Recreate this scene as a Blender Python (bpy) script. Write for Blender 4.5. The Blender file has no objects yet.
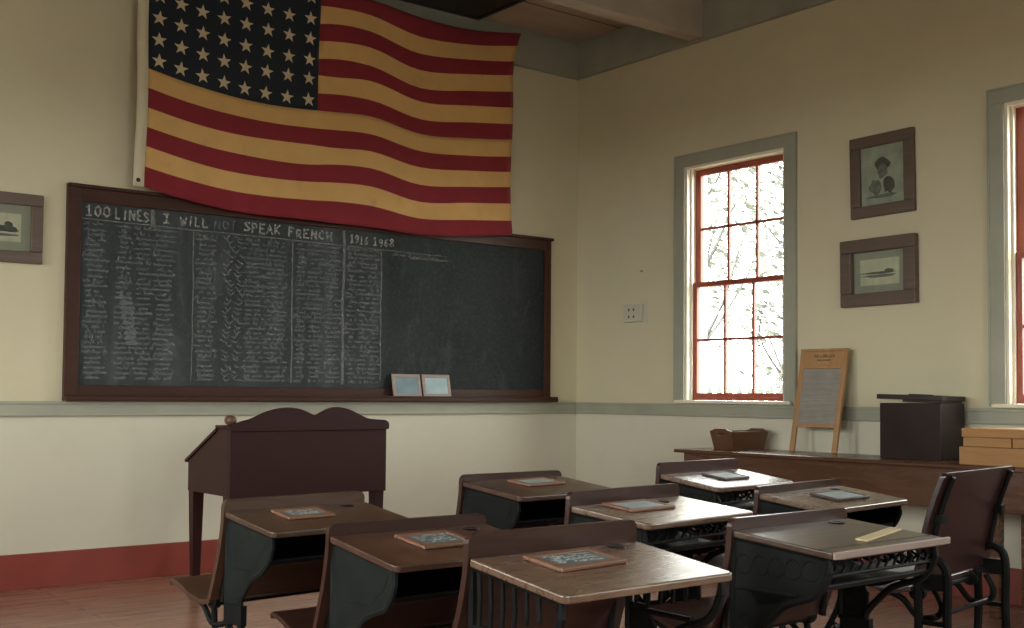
import bpy, bmesh, math, random
from mathutils import Vector, Matrix
PI = math.pi
R = math.radians
C = bpy.context.scene.collection
sc = bpy.context.scene
random.seed(7)

# ------------------------------------------------------------------ camera
CAM_H = 1.2
F_PX = 1163.2
YAW, PITCH, ROLL = 0.6670, 0.0384, 0.00766
cd = bpy.data.cameras.new('camera'); cam = bpy.data.objects.new('camera', cd); C.objects.link(cam)
fwd = Vector((math.sin(YAW)*math.cos(PITCH), math.cos(YAW)*math.cos(PITCH), math.sin(PITCH)))
rt = Vector((math.cos(YAW), -math.sin(YAW), 0)); up = rt.cross(fwd)
c_, s_ = math.cos(ROLL), math.sin(ROLL)
rt2 = c_*rt + s_*up; up2 = -s_*rt + c_*up
m3 = Matrix((rt2, up2, -fwd)).transposed()
cam.matrix_world = Matrix.Translation((0, 0, CAM_H)) @ m3.to_4x4()
cd.sensor_width = 36; cd.lens = F_PX*36/1024; cd.shift_y = (349.7-314)/1024
cd.clip_end = 200; cd.clip_start = 0.05
sc.camera = cam

# ------------------------------------------------------------------ world and exposure
YF, XR, XL, YB = 7.402, 6.526, -1.3, -3.6      # inner faces of the front, right, left and back walls
ZC = 4.19
SKY, SKY_LEFT = 17.0, 1.75
w = bpy.data.worlds.new('world'); sc.world = w; w.use_nodes = True
nt = w.node_tree; nt.nodes.clear()
wo = nt.nodes.new('ShaderNodeOutputWorld'); bg = nt.nodes.new('ShaderNodeBackground')
tc = nt.nodes.new('ShaderNodeTexCoord'); sx = nt.nodes.new('ShaderNodeSeparateXYZ'); cr = nt.nodes.new('ShaderNodeValToRGB')
nt.links.new(tc.outputs['Generated'], sx.inputs[0]); nt.links.new(sx.outputs['Z'], cr.inputs[0])
cr.color_ramp.elements[0].position = 0.0; cr.color_ramp.elements[0].color = (0.97, 0.97, 0.94, 1)
cr.color_ramp.elements[1].position = 0.6; cr.color_ramp.elements[1].color = (1.0, 0.99, 0.95, 1)
# the left half of the sky (towards the hidden sun) is the brighter and slightly warmer one
sd = nt.nodes.new('ShaderNodeMapRange'); sd.inputs['From Min'].default_value = 0.35; sd.inputs['From Max'].default_value = -0.5
sd.inputs['To Min'].default_value = 1.0; sd.inputs['To Max'].default_value = SKY_LEFT; 
dv = nt.nodes.new('ShaderNodeVectorMath'); dv.operation = 'DOT_PRODUCT'; dv.inputs[1].default_value = (0.75, 0.65, 0.0)
nt.links.new(tc.outputs['Generated'], dv.inputs[0]); nt.links.new(dv.outputs['Value'], sd.inputs[0])
ml = nt.nodes.new('ShaderNodeMath'); ml.operation = 'MULTIPLY'; ml.inputs[1].default_value = SKY; nt.links.new(sd.outputs[0], ml.inputs[0]); nt.links.new(ml.outputs[0], bg.inputs[1])
nt.links.new(cr.outputs[0], bg.inputs[0]); nt.links.new(bg.outputs[0], wo.inputs[0])
sc.view_settings.view_transform = 'Standard'; sc.view_settings.look = 'None'
sc.view_settings.gamma = 1; sc.view_settings.use_curve_mapping = False
sc.view_settings.exposure = -0.12
sc.cycles.use_denoising = True
sc.cycles.max_bounces = 10; sc.cycles.diffuse_bounces = 7; sc.cycles.transparent_max_bounces = 12
sc.cycles.sample_clamp_indirect = 6.0
sc.cycles.blur_glossy = 0.5
# the windows of the room: (wall, centre, width, z0, z1) of each opening
WZ0, WZ1 = 1.16, 2.95
WIN_R = [5.672, 3.10, 0.53, -2.04]       # centres on Y, right wall
WIN_L = [5.75, 3.6, 1.45]           # centres on Y, left wall
WW = 0.95
WIN_B = [0.4, 2.9]                   # centres on X, back wall; unseen windows added to brighten the front wall
def portal(x, y, z, sx_, sy_, rot):
    l = bpy.data.lights.new('window_portal', 'AREA'); l.shape = 'RECTANGLE'; l.size = sx_; l.size_y = sy_
    l.cycles.is_portal = True
    o = bpy.data.objects.new('window_portal', l); C.objects.link(o); o.location = (x, y, z); o.rotation_euler = rot
    return o
for y in WIN_R: portal(XR+0.24, y, (WZ0+WZ1)/2, WZ1-WZ0, WW, (0, R(90), 0))
for x in WIN_B: portal(x, YB-0.24, (WZ0+WZ1)/2, WW, WZ1-WZ0, (R(90), 0, 0))
for y in WIN_L: portal(XL-0.24, y, (WZ0+WZ1)/2, WZ1-WZ0, WW, (0, R(-90), 0))

# ------------------------------------------------------------------ materials
def new_mat(name):
    m = bpy.data.materials.new(name); m.use_nodes = True
    return m, m.node_tree, m.node_tree.nodes['Principled BSDF']
def N(nt, t, **k):
    n = nt.nodes.new(t)
    for a, b in k.items(): setattr(n, a, b)
    return n
def coords(nt, scale=(1, 1, 1), kind='Object', loc=(0, 0, 0)):
    tc = N(nt, 'ShaderNodeTexCoord'); mp = N(nt, 'ShaderNodeMapping')
    mp.inputs['Scale'].default_value = scale; mp.inputs['Location'].default_value = loc
    nt.links.new(tc.outputs[kind], mp.inputs[0]); return mp.outputs[0]
def ramp(nt, src, stops):
    r = N(nt, 'ShaderNodeValToRGB'); e = r.color_ramp.elements
    while len(e) < len(stops): e.new(0.5)
    for i, (p, c) in enumerate(stops):
        e[i].position = p; e[i].color = (*c, 1) if len(c) == 3 else c
    nt.links.new(src, r.inputs[0]); return r.outputs[0]
def noise(nt, vec, scale, detail=4, rough=0.55, dist=0.0):
    n = N(nt, 'ShaderNodeTexNoise'); n.inputs['Scale'].default_value = scale; n.inputs['Detail'].default_value = detail
    n.inputs['Roughness'].default_value = rough; n.inputs['Distortion'].default_value = dist
    nt.links.new(vec, n.inputs['Vector']); return n.outputs['Fac']
def mix(nt, fac, a, b, mode='MIX'):
    n = N(nt, 'ShaderNodeMix', data_type='RGBA', blend_type=mode)
    for i, v in ((0, fac), (6, a), (7, b)):
        if hasattr(v, 'is_output'): nt.links.new(v, n.inputs[i])
        elif isinstance(v, (int, float)): n.inputs[i].default_value = v
        else: n.inputs[i].default_value = (*v, 1)
    return n.outputs[2]
def bump(nt, b, height, strength=0.2, dist=0.01):
    n = N(nt, 'ShaderNodeBump'); n.inputs['Strength'].default_value = strength; n.inputs['Distance'].default_value = dist
    nt.links.new(height, n.inputs['Height']); nt.links.new(n.outputs[0], b.inputs['Normal'])
def plain(name, col, rough=0.6, var=0.12, scale=6, metal=0.0, spec=0.5, kind='Object', bmp=0.05):
    m, nt, b = new_mat(name)
    v = coords(nt, kind=kind); f = noise(nt, v, scale, 5)
    lo = tuple(c*(1-var) for c in col); hi = tuple(min(1, c*(1+var)) for c in col)
    nt.links.new(ramp(nt, f, [(0.3, lo), (0.7, hi)]), b.inputs['Base Color'])
    b.inputs['Roughness'].default_value = rough; b.inputs['Metallic'].default_value = metal
    b.inputs['Specular IOR Level'].default_value = spec
    if bmp: bump(nt, b, noise(nt, v, scale*12, 3), bmp, 0.004)
    return m
def wood(name, dark, light, axis='X', rough=0.4, spec=0.5, grain=9, worn=None, coat=0.0, wear_scale=3.0):
    m, nt, b = new_mat(name)
    st = 0.09
    s = {'X': (st, 1, 1), 'Y': (1, st, 1), 'Z': (1, 1, st)}[axis]
    v = coords(nt, s)
    f = noise(nt, v, grain*4, 6, 0.65, 0.6); g = noise(nt, v, grain, 3, 0.5, 0.4)
    c = ramp(nt, f, [(0.28, dark), (0.72, light)])
    c = mix(nt, ramp(nt, g, [(0.35, (0, 0, 0)), (0.65, (1, 1, 1))]), c, tuple(x*0.72 for x in light), 'MIX')
    if worn:
        wv = coords(nt, (1, 1, 1)); wn = noise(nt, wv, wear_scale, 5, 0.6)
        c = mix(nt, ramp(nt, wn, [(0.5, (0, 0, 0)), (0.72, (0.8, 0.8, 0.8))]), c, worn)
    nt.links.new(c, b.inputs['Base Color'])
    rn = N(nt, 'ShaderNodeMapRange'); rn.inputs['To Min'].default_value = rough-0.06; rn.inputs['To Max'].default_value = rough+0.1
    nt.links.new(f, rn.inputs[0]); nt.links.new(rn.outputs[0], b.inputs['Roughness'])
    b.inputs['Specular IOR Level'].default_value = spec
    b.inputs['Coat Weight'].default_value = coat; b.inputs['Coat Roughness'].default_value = 0.25
    bump(nt, b, f, 0.06, 0.0015)
    return m

M = {}
# wall paint: cream above the chair rail, below it whitened, partly standing in for cool light
def wall_mat():
    m, nt, b = new_mat('wall_paint')
    tcn = N(nt, 'ShaderNodeTexCoord'); sp = N(nt, 'ShaderNodeSeparateXYZ'); nt.links.new(tcn.outputs['Object'], sp.inputs[0])
    gt = N(nt, 'ShaderNodeMath', operation='GREATER_THAN'); gt.inputs[1].default_value = 1.1; nt.links.new(sp.outputs[2], gt.inputs[0])
    v = coords(nt); f = noise(nt, v, 0.9, 6, 0.6); f2 = noise(nt, v, 5, 6, 0.6)
    up_ = ramp(nt, f, [(0.3, (0.555, 0.505, 0.35)), (0.7, (0.61, 0.56, 0.395))])
    lo_ = ramp(nt, f, [(0.3, (0.58, 0.55, 0.44)), (0.7, (0.63, 0.60, 0.485))])
    c = mix(nt, gt.outputs[0], lo_, up_)
    c = mix(nt, ramp(nt, f2, [(0.55, (0, 0, 0)), (0.8, (0.25, 0.25, 0.25))]), c, (0.5, 0.45, 0.33))
    nt.links.new(c, b.inputs['Base Color']); b.inputs['Roughness'].default_value = 0.62; b.inputs['Specular IOR Level'].default_value = 0.3
    bump(nt, b, noise(nt, v, 60, 3), 0.04, 0.004)
    return m
M['wall'] = wall_mat()
M['trim'] = plain('grey_green_trim_paint', (0.325, 0.325, 0.255), 0.5, 0.08, 4)
M['cornice'] = plain('cornice_paint', (0.29, 0.295, 0.24), 0.6, 0.1, 4)
M['cream'] = plain('cream_jamb_paint', (0.74, 0.68, 0.54), 0.5, 0.05, 5)
M['redtrim'] = plain('oxblood_baseboard_paint', (0.23, 0.038, 0.024), 0.5, 0.12, 5)
M['sash'] = plain('red_sash_paint', (0.27, 0.058, 0.034), 0.45, 0.12, 8)
def ceiling_mat():
    m, nt, b = new_mat('ceiling_boards')
    v = coords(nt)
    sp = N(nt, 'ShaderNodeSeparateXYZ'); nt.links.new(v, sp.inputs[0])
    d = N(nt, 'ShaderNodeMath', operation='MULTIPLY'); d.inputs[1].default_value = 1/0.62; nt.links.new(sp.outputs[1], d.inputs[0])
    fr = N(nt, 'ShaderNodeMath', operation='FRACT'); nt.links.new(d.outputs[0], fr.inputs[0])
    g = N(nt, 'ShaderNodeMath', operation='LESS_THAN'); g.inputs[1].default_value = 0.03; nt.links.new(fr.outputs[0], g.inputs[0])
    f = noise(nt, coords(nt, (0.2, 1, 1)), 6, 5)
    c = ramp(nt, f, [(0.3, (0.34, 0.275, 0.215)), (0.7, (0.42, 0.34, 0.27))])
    c = mix(nt, g.outputs[0], c, (0.08, 0.06, 0.045))
    nt.links.new(c, b.inputs['Base Color']); b.inputs['Roughness'].default_value = 0.7
    return m
M['ceiling'] = ceiling_mat()
M['beam'] = plain('beam_paint', (0.40, 0.345, 0.28), 0.6, 0.08, 4)
def floor_mat():
    m, nt, b = new_mat('floor_boards')
    v = coords(nt)
    br = N(nt, 'ShaderNodeTexBrick'); br.offset = 0.37
    for k, x in (('Scale', 1.0), ('Mortar Size', 0.004), ('Mortar Smooth', 0.2), ('Brick Width', 3.4), ('Row Height', 0.135), ('Bias', 0.0)):
        br.inputs[k].default_value = x
    br.inputs['Color1'].default_value = (0.22, 0.10, 0.068, 1); br.inputs['Color2'].default_value = (0.34, 0.165, 0.11, 1)
    br.inputs['Mortar'].default_value = (0.06, 0.028, 0.02, 1)
    nt.links.new(v, br.inputs['Vector'])
    f = noise(nt, coords(nt, (0.12, 1, 1)), 26, 6, 0.6, 0.5); f2 = noise(nt, v, 1.6, 5, 0.6)
    c = mix(nt, 0.55, br.outputs['Color'], ramp(nt, f, [(0.3, (0.19, 0.075, 0.05)), (0.7, (0.40, 0.21, 0.15))]))
    c = mix(nt, ramp(nt, f2, [(0.5, (0, 0, 0)), (0.7, (0.5, 0.5, 0.5))]), c, (0.33, 0.20, 0.15))
    nt.links.new(c, b.inputs['Base Color'])
    b.inputs['Roughness'].default_value = 0.27
    bump(nt, b, f, 0.10, 0.003)
    return m
M['floor'] = floor_mat()
M['topwood'] = wood('worn_desktop_wood', (0.028, 0.014, 0.008), (0.078, 0.042, 0.024), 'X', 0.30, 0.55, 9, worn=(0.13, 0.08, 0.048), coat=0.3)
M['topwood_red'] = wood('worn_red_brown_desktop_wood', (0.03, 0.013, 0.008), (0.075, 0.032, 0.020), 'X', 0.30, 0.55, 9, worn=(0.15, 0.085, 0.055), coat=0.3)
M['topwood2'] = wood('pale_worn_desktop_wood', (0.07, 0.040, 0.024), (0.17, 0.10, 0.062), 'X', 0.26, 0.6, 9, worn=(0.22, 0.145, 0.09), coat=0.4)
M['redwood'] = wood('dark_red_brown_seat_wood', (0.024, 0.010, 0.007), (0.052, 0.021, 0.015), 'X', 0.32, 0.35, 8, coat=0.12)
M['darkseat'] = wood('very_dark_red_brown_wood', (0.018, 0.008, 0.008), (0.036, 0.016, 0.015), 'X', 0.30, 0.4, 8, coat=0.15)
M['plaincover'] = wood('brown_back_wood', (0.045, 0.021, 0.013), (0.085, 0.042, 0.026), 'X', 0.34, 0.5, 8)
M['iron'] = plain('black_cast_iron', (0.008, 0.009, 0.009), 0.5, 0.3, 14, 0.0, 0.10, bmp=0.15)
M['ironpaint'] = plain('grey_green_painted_iron', (0.012, 0.015, 0.0145), 0.5, 0.25, 12, 0.0, 0.10, bmp=0.15)
M['mahogany'] = wood('dark_red_mahogany', (0.020, 0.0045, 0.0045), (0.034, 0.008, 0.0075), 'X', 0.42, 0.22, 5)
M['mahogany_light'] = wood('mahogany_knob_wood', (0.08, 0.035, 0.018), (0.14, 0.065, 0.03), 'X', 0.4, 0.5, 9)
M['tablewood'] = wood('red_brown_table_wood', (0.055, 0.021, 0.010), (0.11, 0.045, 0.022), 'Y', 0.25, 0.5, 4)
M['oak'] = wood('golden_oak', (0.30, 0.15, 0.06), (0.50, 0.28, 0.12), 'Z', 0.45, 0.5, 8)
M['pine'] = wood('golden_pine', (0.28, 0.13, 0.042), (0.46, 0.24, 0.085), 'Y', 0.5, 0.4, 5)
M['basket'] = wood('brown_box_wood', (0.075, 0.030, 0.013), (0.15, 0.066, 0.032), 'X', 0.4, 0.5, 8)
M['darkbox'] = plain('dark_brown_painted_wood', (0.022, 0.013, 0.012), 0.3, 0.25, 6, 0.0, 0.3)
M['frame'] = wood('dark_brown_picture_frame', (0.085, 0.058, 0.044), (0.15, 0.105, 0.082), 'X', 0.45, 0.4, 12)
M['boardframe'] = wood('dark_red_brown_board_frame', (0.036, 0.014, 0.009), (0.066, 0.026, 0.017), 'X', 0.42, 0.2, 6)
M['slateframe'] = wood('slate_frame_wood', (0.14, 0.062, 0.036), (0.25, 0.125, 0.075), 'X', 0.45, 0.4, 12)
M['slateframe_dark'] = wood('dark_slate_frame_wood', (0.05, 0.03, 0.025), (0.10, 0.06, 0.05), 'X', 0.45, 0.4, 12)
M['slateframe_grey'] = wood('grey_slate_frame_wood', (0.23, 0.17, 0.15), (0.36, 0.28, 0.24), 'X', 0.5, 0.4, 12)
M['slate'] = plain('slate_face', (0.10, 0.125, 0.13), 0.45, 0.3, 16)
M['slate_blue'] = plain('blue_slate_face', (0.13, 0.20, 0.23), 0.5, 0.2, 8)
M['slate_pale'] = plain('pale_blue_slate_face', (0.28, 0.38, 0.40), 0.5, 0.15, 8)
M['chalkdust'] = plain('chalk_marks', (0.42, 0.46, 0.44), 0.9, 0.2, 20)
M['white'] = plain('off_white_plastic', (0.52, 0.50, 0.40), 0.5, 0.05, 6)
M['black'] = plain('black_matt', (0.012, 0.011, 0.010), 0.6, 0.2, 6)
M['ink'] = plain('inkwell_black', (0.010, 0.008, 0.008), 0.3, 0.2, 6)
M['ruler'] = wood('pale_ruler_wood', (0.52, 0.42, 0.22), (0.66, 0.54, 0.30), 'X', 0.5, 0.4, 12)
M['zinc'] = plain('zinc_washboard_metal', (0.30, 0.28, 0.25), 0.5, 0.12, 10, 0.2)
M['print'] = plain('dark_print', (0.09, 0.075, 0.05), 0.7, 0.2, 10)
M['brass'] = plain('brass', (0.35, 0.25, 0.10), 0.35, 0.1, 10, 0.9)
M['mat_board'] = plain('grey_picture_mount', (0.30, 0.29, 0.23), 0.8, 0.05, 10)
M['photo_paper'] = plain('aged_photo_paper', (0.52, 0.49, 0.36), 0.6, 0.15, 12)
M['photo_green'] = plain('grey_green_print_paper', (0.34, 0.36, 0.29), 0.6, 0.2, 12)
M['photo_dark'] = plain('photo_dark_tones', (0.055, 0.055, 0.048), 0.6, 0.4, 30)
M['photo_mid'] = plain('photo_mid_tones', (0.13, 0.14, 0.12), 0.6, 0.4, 40)
M['bark'] = plain('pale_bark', (0.058, 0.058, 0.052), 0.9, 0.3, 6)
M['leaf'] = plain('leaf_green', (0.100, 0.108, 0.088), 0.8, 0.3, 3)
M['grass'] = plain('grass', (0.12, 0.11, 0.08), 0.9, 0.3, 3)
M['picket'] = plain('weathered_fence_wood', (0.045, 0.052, 0.042), 0.8, 0.2, 6)
def blackboard_mat():
    m, nt, b = new_mat('blackboard_slate')
    v = coords(nt)
    f = noise(nt, v, 1.3, 6, 0.6, 0.3); f2 = noise(nt, coords(nt, (1, 1, 0.35)), 4.5, 6, 0.65, 0.5); f3 = noise(nt, v, 40, 4, 0.7)
    c = ramp(nt, f, [(0.25, (0.014, 0.017, 0.0165)), (0.75, (0.030, 0.035, 0.035))])
    # chalk dust rubbed across the written half
    sp = N(nt, 'ShaderNodeSeparateXYZ'); nt.links.new(v, sp.inputs[0])
    mr = N(nt, 'ShaderNodeMapRange'); mr.inputs['From Min'].default_value = 2.40; mr.inputs['From Max'].default_value = 2.26
    nt.links.new(sp.outputs[0], mr.inputs[0])
    d = N(nt, 'ShaderNodeMath', operation='MULTIPLY'); nt.links.new(mr.outputs[0], d.inputs[0])
    rr = N(nt, 'ShaderNodeMapRange'); rr.inputs['From Min'].default_value = 0.3; rr.inputs['From Max'].default_value = 0.75
    rr.inputs['To Min'].default_value = 0.04; rr.inputs['To Max'].default_value = 0.20; nt.links.new(f2, rr.inputs[0])
    nt.links.new(rr.outputs[0], d.inputs[1])
    c = mix(nt, d.outputs[0], c, (0.19, 0.21, 0.215))
    sm = ramp(nt, f2, [(0.56, (0, 0, 0)), (0.8, (0.22, 0.22, 0.22))])
    c = mix(nt, sm, c, (0.20, 0.22, 0.22))
    c = mix(nt, ramp(nt, f3, [(0.5, (0, 0, 0)), (0.8, (0.12, 0.12, 0.12))]), c, (0.25, 0.27, 0.27))
    nt.links.new(c, b.inputs['Base Color']); b.inputs['Roughness'].default_value = 0.6; b.inputs['Specular IOR Level'].default_value = 0.12
    return m
M['board'] = blackboard_mat()
def chalk_mat(name, col, alpha):
    m, nt, b = new_mat(name)
    f = noise(nt, coords(nt), 55, 4, 0.7)
    mr = N(nt, 'ShaderNodeMapRange'); mr.inputs['From Min'].default_value = 0.35; mr.inputs['From Max'].default_value = 0.65
    mr.inputs['To Min'].default_value = alpha*0.45; mr.inputs['To Max'].default_value = min(1, alpha*1.3)
    nt.links.new(f, mr.inputs[0]); nt.links.new(mr.outputs[0], b.inputs['Alpha'])
    b.inputs['Base Color'].default_value = (*col, 1); b.inputs['Roughness'].default_value = 0.9
    return m
M['chalk'] = chalk_mat('chalk_stroke', (0.52, 0.53, 0.49), 0.48)
M['chalk_faint'] = chalk_mat('faint_chalk_stroke', (0.40, 0.43, 0.44), 0.28)
M['chalk_line'] = chalk_mat('chalk_rule', (0.45, 0.46, 0.42), 0.30)
def cloth(name, col, var=0.1, stain=None):
    m, nt, b = new_mat(name)
    v = coords(nt); f = noise(nt, v, 3, 6, 0.65)
    c = ramp(nt, f, [(0.3, tuple(x*(1-var) for x in col)), (0.7, tuple(x*(1+var) for x in col))])
    if stain:
        g = noise(nt, coords(nt, (1, 1, 0.5)), 7, 4, 0.6)
        c = mix(nt, ramp(nt, g, [(0.62, (0, 0, 0)), (0.8, (0.5, 0.5, 0.5))]), c, stain)
    nt.links.new(c, b.inputs['Base Color']); b.inputs['Roughness'].default_value = 0.85; b.inputs['Specular IOR Level'].default_value = 0.2
    b.inputs['Sheen Weight'].default_value = 0.1
    wv = N(nt, 'ShaderNodeTexWave'); wv.inputs['Scale'].default_value = 160; nt.links.new(v, wv.inputs[0])
    bump(nt, b, wv.outputs['Fac'], 0.04, 0.001)
    return m
M['flag_red'] = cloth('flag_red_cloth', (0.20, 0.018, 0.026), 0.12)
M['flag_cream'] = cloth('flag_cream_cloth', (0.56, 0.34, 0.125), 0.08, (0.32, 0.19, 0.07))
M['flag_blue'] = cloth('flag_navy_cloth', (0.014, 0.019, 0.026), 0.15)
M['flag_star'] = cloth('flag_star_cloth', (0.55, 0.45, 0.29), 0.06)
M['flag_header'] = cloth('flag_header_canvas', (0.60, 0.54, 0.38), 0.05)
def glass_mat():
    m = bpy.data.materials.new('window_glass'); m.use_nodes = True; nt = m.node_tree; nt.nodes.clear()
    o = N(nt, 'ShaderNodeOutputMaterial'); t = N(nt, 'ShaderNodeBsdfTransparent'); g = N(nt, 'ShaderNodeBsdfGlossy')
    g.inputs['Roughness'].default_value = 0.02; t.inputs[0].default_value = (0.95, 0.97, 0.96, 1)
    fr = N(nt, 'ShaderNodeFresnel'); ge = N(nt, 'ShaderNodeNewGeometry'); mi = N(nt, 'ShaderNodeMix')   # same reflectance on both faces of the pane
    mi.inputs[2].default_value = 1.45; mi.inputs[3].default_value = 1/1.45; nt.links.new(ge.outputs['Backfacing'], mi.inputs[0]); nt.links.new(mi.outputs[0], fr.inputs[0])
    mx = N(nt, 'ShaderNodeMixShader'); nt.links.new(fr.outputs[0], mx.inputs[0]); nt.links.new(t.outputs[0], mx.inputs[1]); nt.links.new(g.outputs[0], mx.inputs[2])
    nt.links.new(mx.outputs[0], o.inputs[0])
    return m
M['glass'] = glass_mat()

# ------------------------------------------------------------------ mesh helpers
class MB:
    """collects shapes; build() links them as ONE mesh object"""
    def __init__(s): s.bm = bmesh.new(); s.xf = Matrix.Identity(4)
    def v(s, p): return s.bm.verts.new(s.xf @ Vector(p))
    def box(s, x0, x1, y0, y1, z0, z1):
        vs = [s.v((x, y, z)) for x in (x0, x1) for y in (y0, y1) for z in (z0, z1)]
        for f in ((0, 1, 3, 2), (4, 6, 7, 5), (0, 4, 5, 1), (2, 3, 7, 6), (0, 2, 6, 4), (1, 5, 7, 3)):
            s.bm.faces.new([vs[i] for i in f])
        return s
    def prism(s, pts, a0, a1, axis='X'):
        """pts: outline in the plane across the axis, a0..a1 along it.  X: (y,z)  Y: (x,z)  Z: (x,y)"""
        def P(a, p):
            return {'X': (a, p[0], p[1]), 'Y': (p[0], a, p[1]), 'Z': (p[0], p[1], a)}[axis]
        A = [s.v(P(a0, p)) for p in pts]; B = [s.v(P(a1, p)) for p in pts]; n = len(pts)
        f1 = s.bm.faces.new(A); f2 = s.bm.faces.new(B[::-1])
        for i in range(n): s.bm.faces.new((A[i], B[i], B[(i+1) % n], A[(i+1) % n]))
        return s
    def strip(s, prof, th, a0, a1, axis='X', n=1):
        """a curved board: open profile prof given thickness th (to the left side), extruded along the axis"""
        L = []
        for i, p in enumerate(prof):
            a = Vector(prof[max(0, i-1)]); b = Vector(prof[min(len(prof)-1, i+1)]); d = (b-a).normalized()
            L.append((p[0]-d.y*th, p[1]+d.x*th))
        ring = list(prof)+L[::-1]
        m = len(prof)
        def P(a, p): return {'X': (a, p[0], p[1]), 'Y': (p[0], a, p[1]), 'Z': (p[0], p[1], a)}[axis]
        A = [s.v(P(a0, p)) for p in ring]; B = [s.v(P(a1, p)) for p in ring]; k = len(ring)
        for i in range(k): s.bm.faces.new((A[i], B[i], B[(i+1) % k], A[(i+1) % k]))
        for i in range(m-1):
            s.bm.faces.new((A[i], A[i+1], A[k-2-i], A[k-1-i])); s.bm.faces.new((B[i+1], B[i], B[k-1-i], B[k-2-i]))
        return s
    def tube(s, pts, r, n=8, flat=1.0):
        """round bar through pts; r number or list"""
        rings = []; pts = [Vector(p) for p in pts]; prev = None
        for i, p in enumerate(pts):
            d = (pts[min(i+1, len(pts)-1)]-pts[max(i-1, 0)]).normalized()
            if prev is None:
                a = Vector((1, 0, 0)) if abs(d.x) < 0.9 else Vector((0, 1, 0))
            else: a = prev
            u = (a-d*a.dot(d)).normalized(); w_ = d.cross(u); prev = u
            rr = r[i] if isinstance(r, (list, tuple)) else r
            rings.append([s.v(p+u*math.cos(2*PI*k/n)*rr*flat+w_*math.sin(2*PI*k/n)*rr) for k in range(n)])
        for A, B in zip(rings, rings[1:]):
            for k in range(n): s.bm.faces.new((A[k], A[(k+1) % n], B[(k+1) % n], B[k]))
        s.bm.faces.new(rings[0][::-1]); s.bm.faces.new(rings[-1])
        return s
    def lathe(s, prof, cx=0, cy=0, cz=0, n=20, axis='Z'):
        rings = []
        for r, h in prof:
            rg = []
            for k in range(n):
                a = 2*PI*k/n; p = (r*math.cos(a), r*math.sin(a), h)
                if axis == 'X': p = (p[2], p[0], p[1])
                if axis == 'Y': p = (p[0], p[2], p[1])
                rg.append(s.v((cx+p[0], cy+p[1], cz+p[2])))
            rings.append(rg)
        for A, B in zip(rings, rings[1:]):
            for k in range(n): s.bm.faces.new((A[k], A[(k+1) % n], B[(k+1) % n], B[k]))
        s.bm.faces.new(rings[0][::-1]); s.bm.faces.new(rings[-1])
        return s
    def quad(s, *ps): s.bm.faces.new([s.v(p) for p in ps]); return s
    def build(s, name, mat, parent=None, bevel=0.0, smooth=False, seg=2, loc=None, weld=False):
        if weld: bmesh.ops.remove_doubles(s.bm, verts=s.bm.verts, dist=1e-5)
        bmesh.ops.recalc_face_normals(s.bm, faces=s.bm.faces)
        me = bpy.data.meshes.new(name); s.bm.to_mesh(me); s.bm.free()
        for m in (mat if isinstance(mat, list) else [mat]): me.materials.append(m)
        o = bpy.data.objects.new(name, me); C.objects.link(o)
        if parent is not None: o.parent = parent
        if loc is not None: o.location = loc
        if smooth:
            for p in me.polygons: p.use_smooth = True
        if bevel:
            b = o.modifiers.new('bevel', 'BEVEL'); b.width = bevel; b.segments = seg; b.limit_method = 'ANGLE'; b.angle_limit = R(40)
            b.harden_normals = False
        return o
def tag(o, label=None, cat=None, group=None, kind=None):
    if label: o['label'] = label
    if cat: o['category'] = cat
    if group: o['group'] = group
    if kind: o['kind'] = kind
    return o
def thing(name, label, cat, loc=(0, 0, 0), rz=0.0, group=None, rot=None):
    o = bpy.data.objects.new(name, None); C.objects.link(o); o.empty_display_size = 0.1
    o.location = loc; o.rotation_euler = rot if rot else (0, 0, rz)
    return tag(o, label, cat, group)
def struct(name, mb, mat, bevel=0.0, **k):
    o = mb.build(name, mat, bevel=bevel, **k); o['kind'] = 'structure'; return o
def catmull(pts, n=6):
    out = []; P = [Vector(p) for p in pts]
    for i in range(len(P)-1):
        p0 = P[max(i-1, 0)]; p1 = P[i]; p2 = P[i+1]; p3 = P[min(i+2, len(P)-1)]
        for k in range(n):
            t = k/n
            out.append(0.5*((2*p1)+(-p0+p2)*t+(2*p0-5*p1+4*p2-p3)*t*t+(-p0+3*p1-3*p2+p3)*t**3))
    out.append(P[-1]); return [tuple(p) for p in out]

# ------------------------------------------------------------------ the room
TH = 0.22
def long_wall(name, x0, x1, centres):
    b = MB(); h = WW/2; cs = sorted(centres); y = YB-TH
    for c in cs:
        b.box(x0, x1, y, c-h, 0, ZC+0.1)
        b.box(x0, x1, c-h, c+h, 0, WZ0); b.box(x0, x1, c-h, c+h, WZ1, ZC+0.1)
        y = c+h
    b.box(x0, x1, y, YF+TH, 0, ZC+0.1)
    return struct(name, b, M['wall'])
long_wall('wall_right', XR, XR+TH, WIN_R)
long_wall('wall_left', XL-TH, XL, WIN_L)
struct('wall_front', MB().box(XL, XR, YF, YF+TH, 0, ZC+0.1), M['wall'])
b = MB(); x = XL
for c in WIN_B:
    h = WW/2; b.box(x, c-h, YB-TH, YB, 0, ZC+0.1); b.box(c-h, c+h, YB-TH, YB, 0, WZ0); b.box(c-h, c+h, YB-TH, YB, WZ1, ZC+0.1); x = c+h
b.box(x, XR, YB-TH, YB, 0, ZC+0.1)
struct('wall_back', b, M['wall'])
struct('floor', MB().box(XL-TH, XR+TH, YB-TH, YF+TH, -0.12, 0), M['floor'])
struct('ceiling', MB().box(XL-TH, XR+TH, YB-TH, YF+TH, ZC, ZC+0.12), M['ceiling'])
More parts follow.
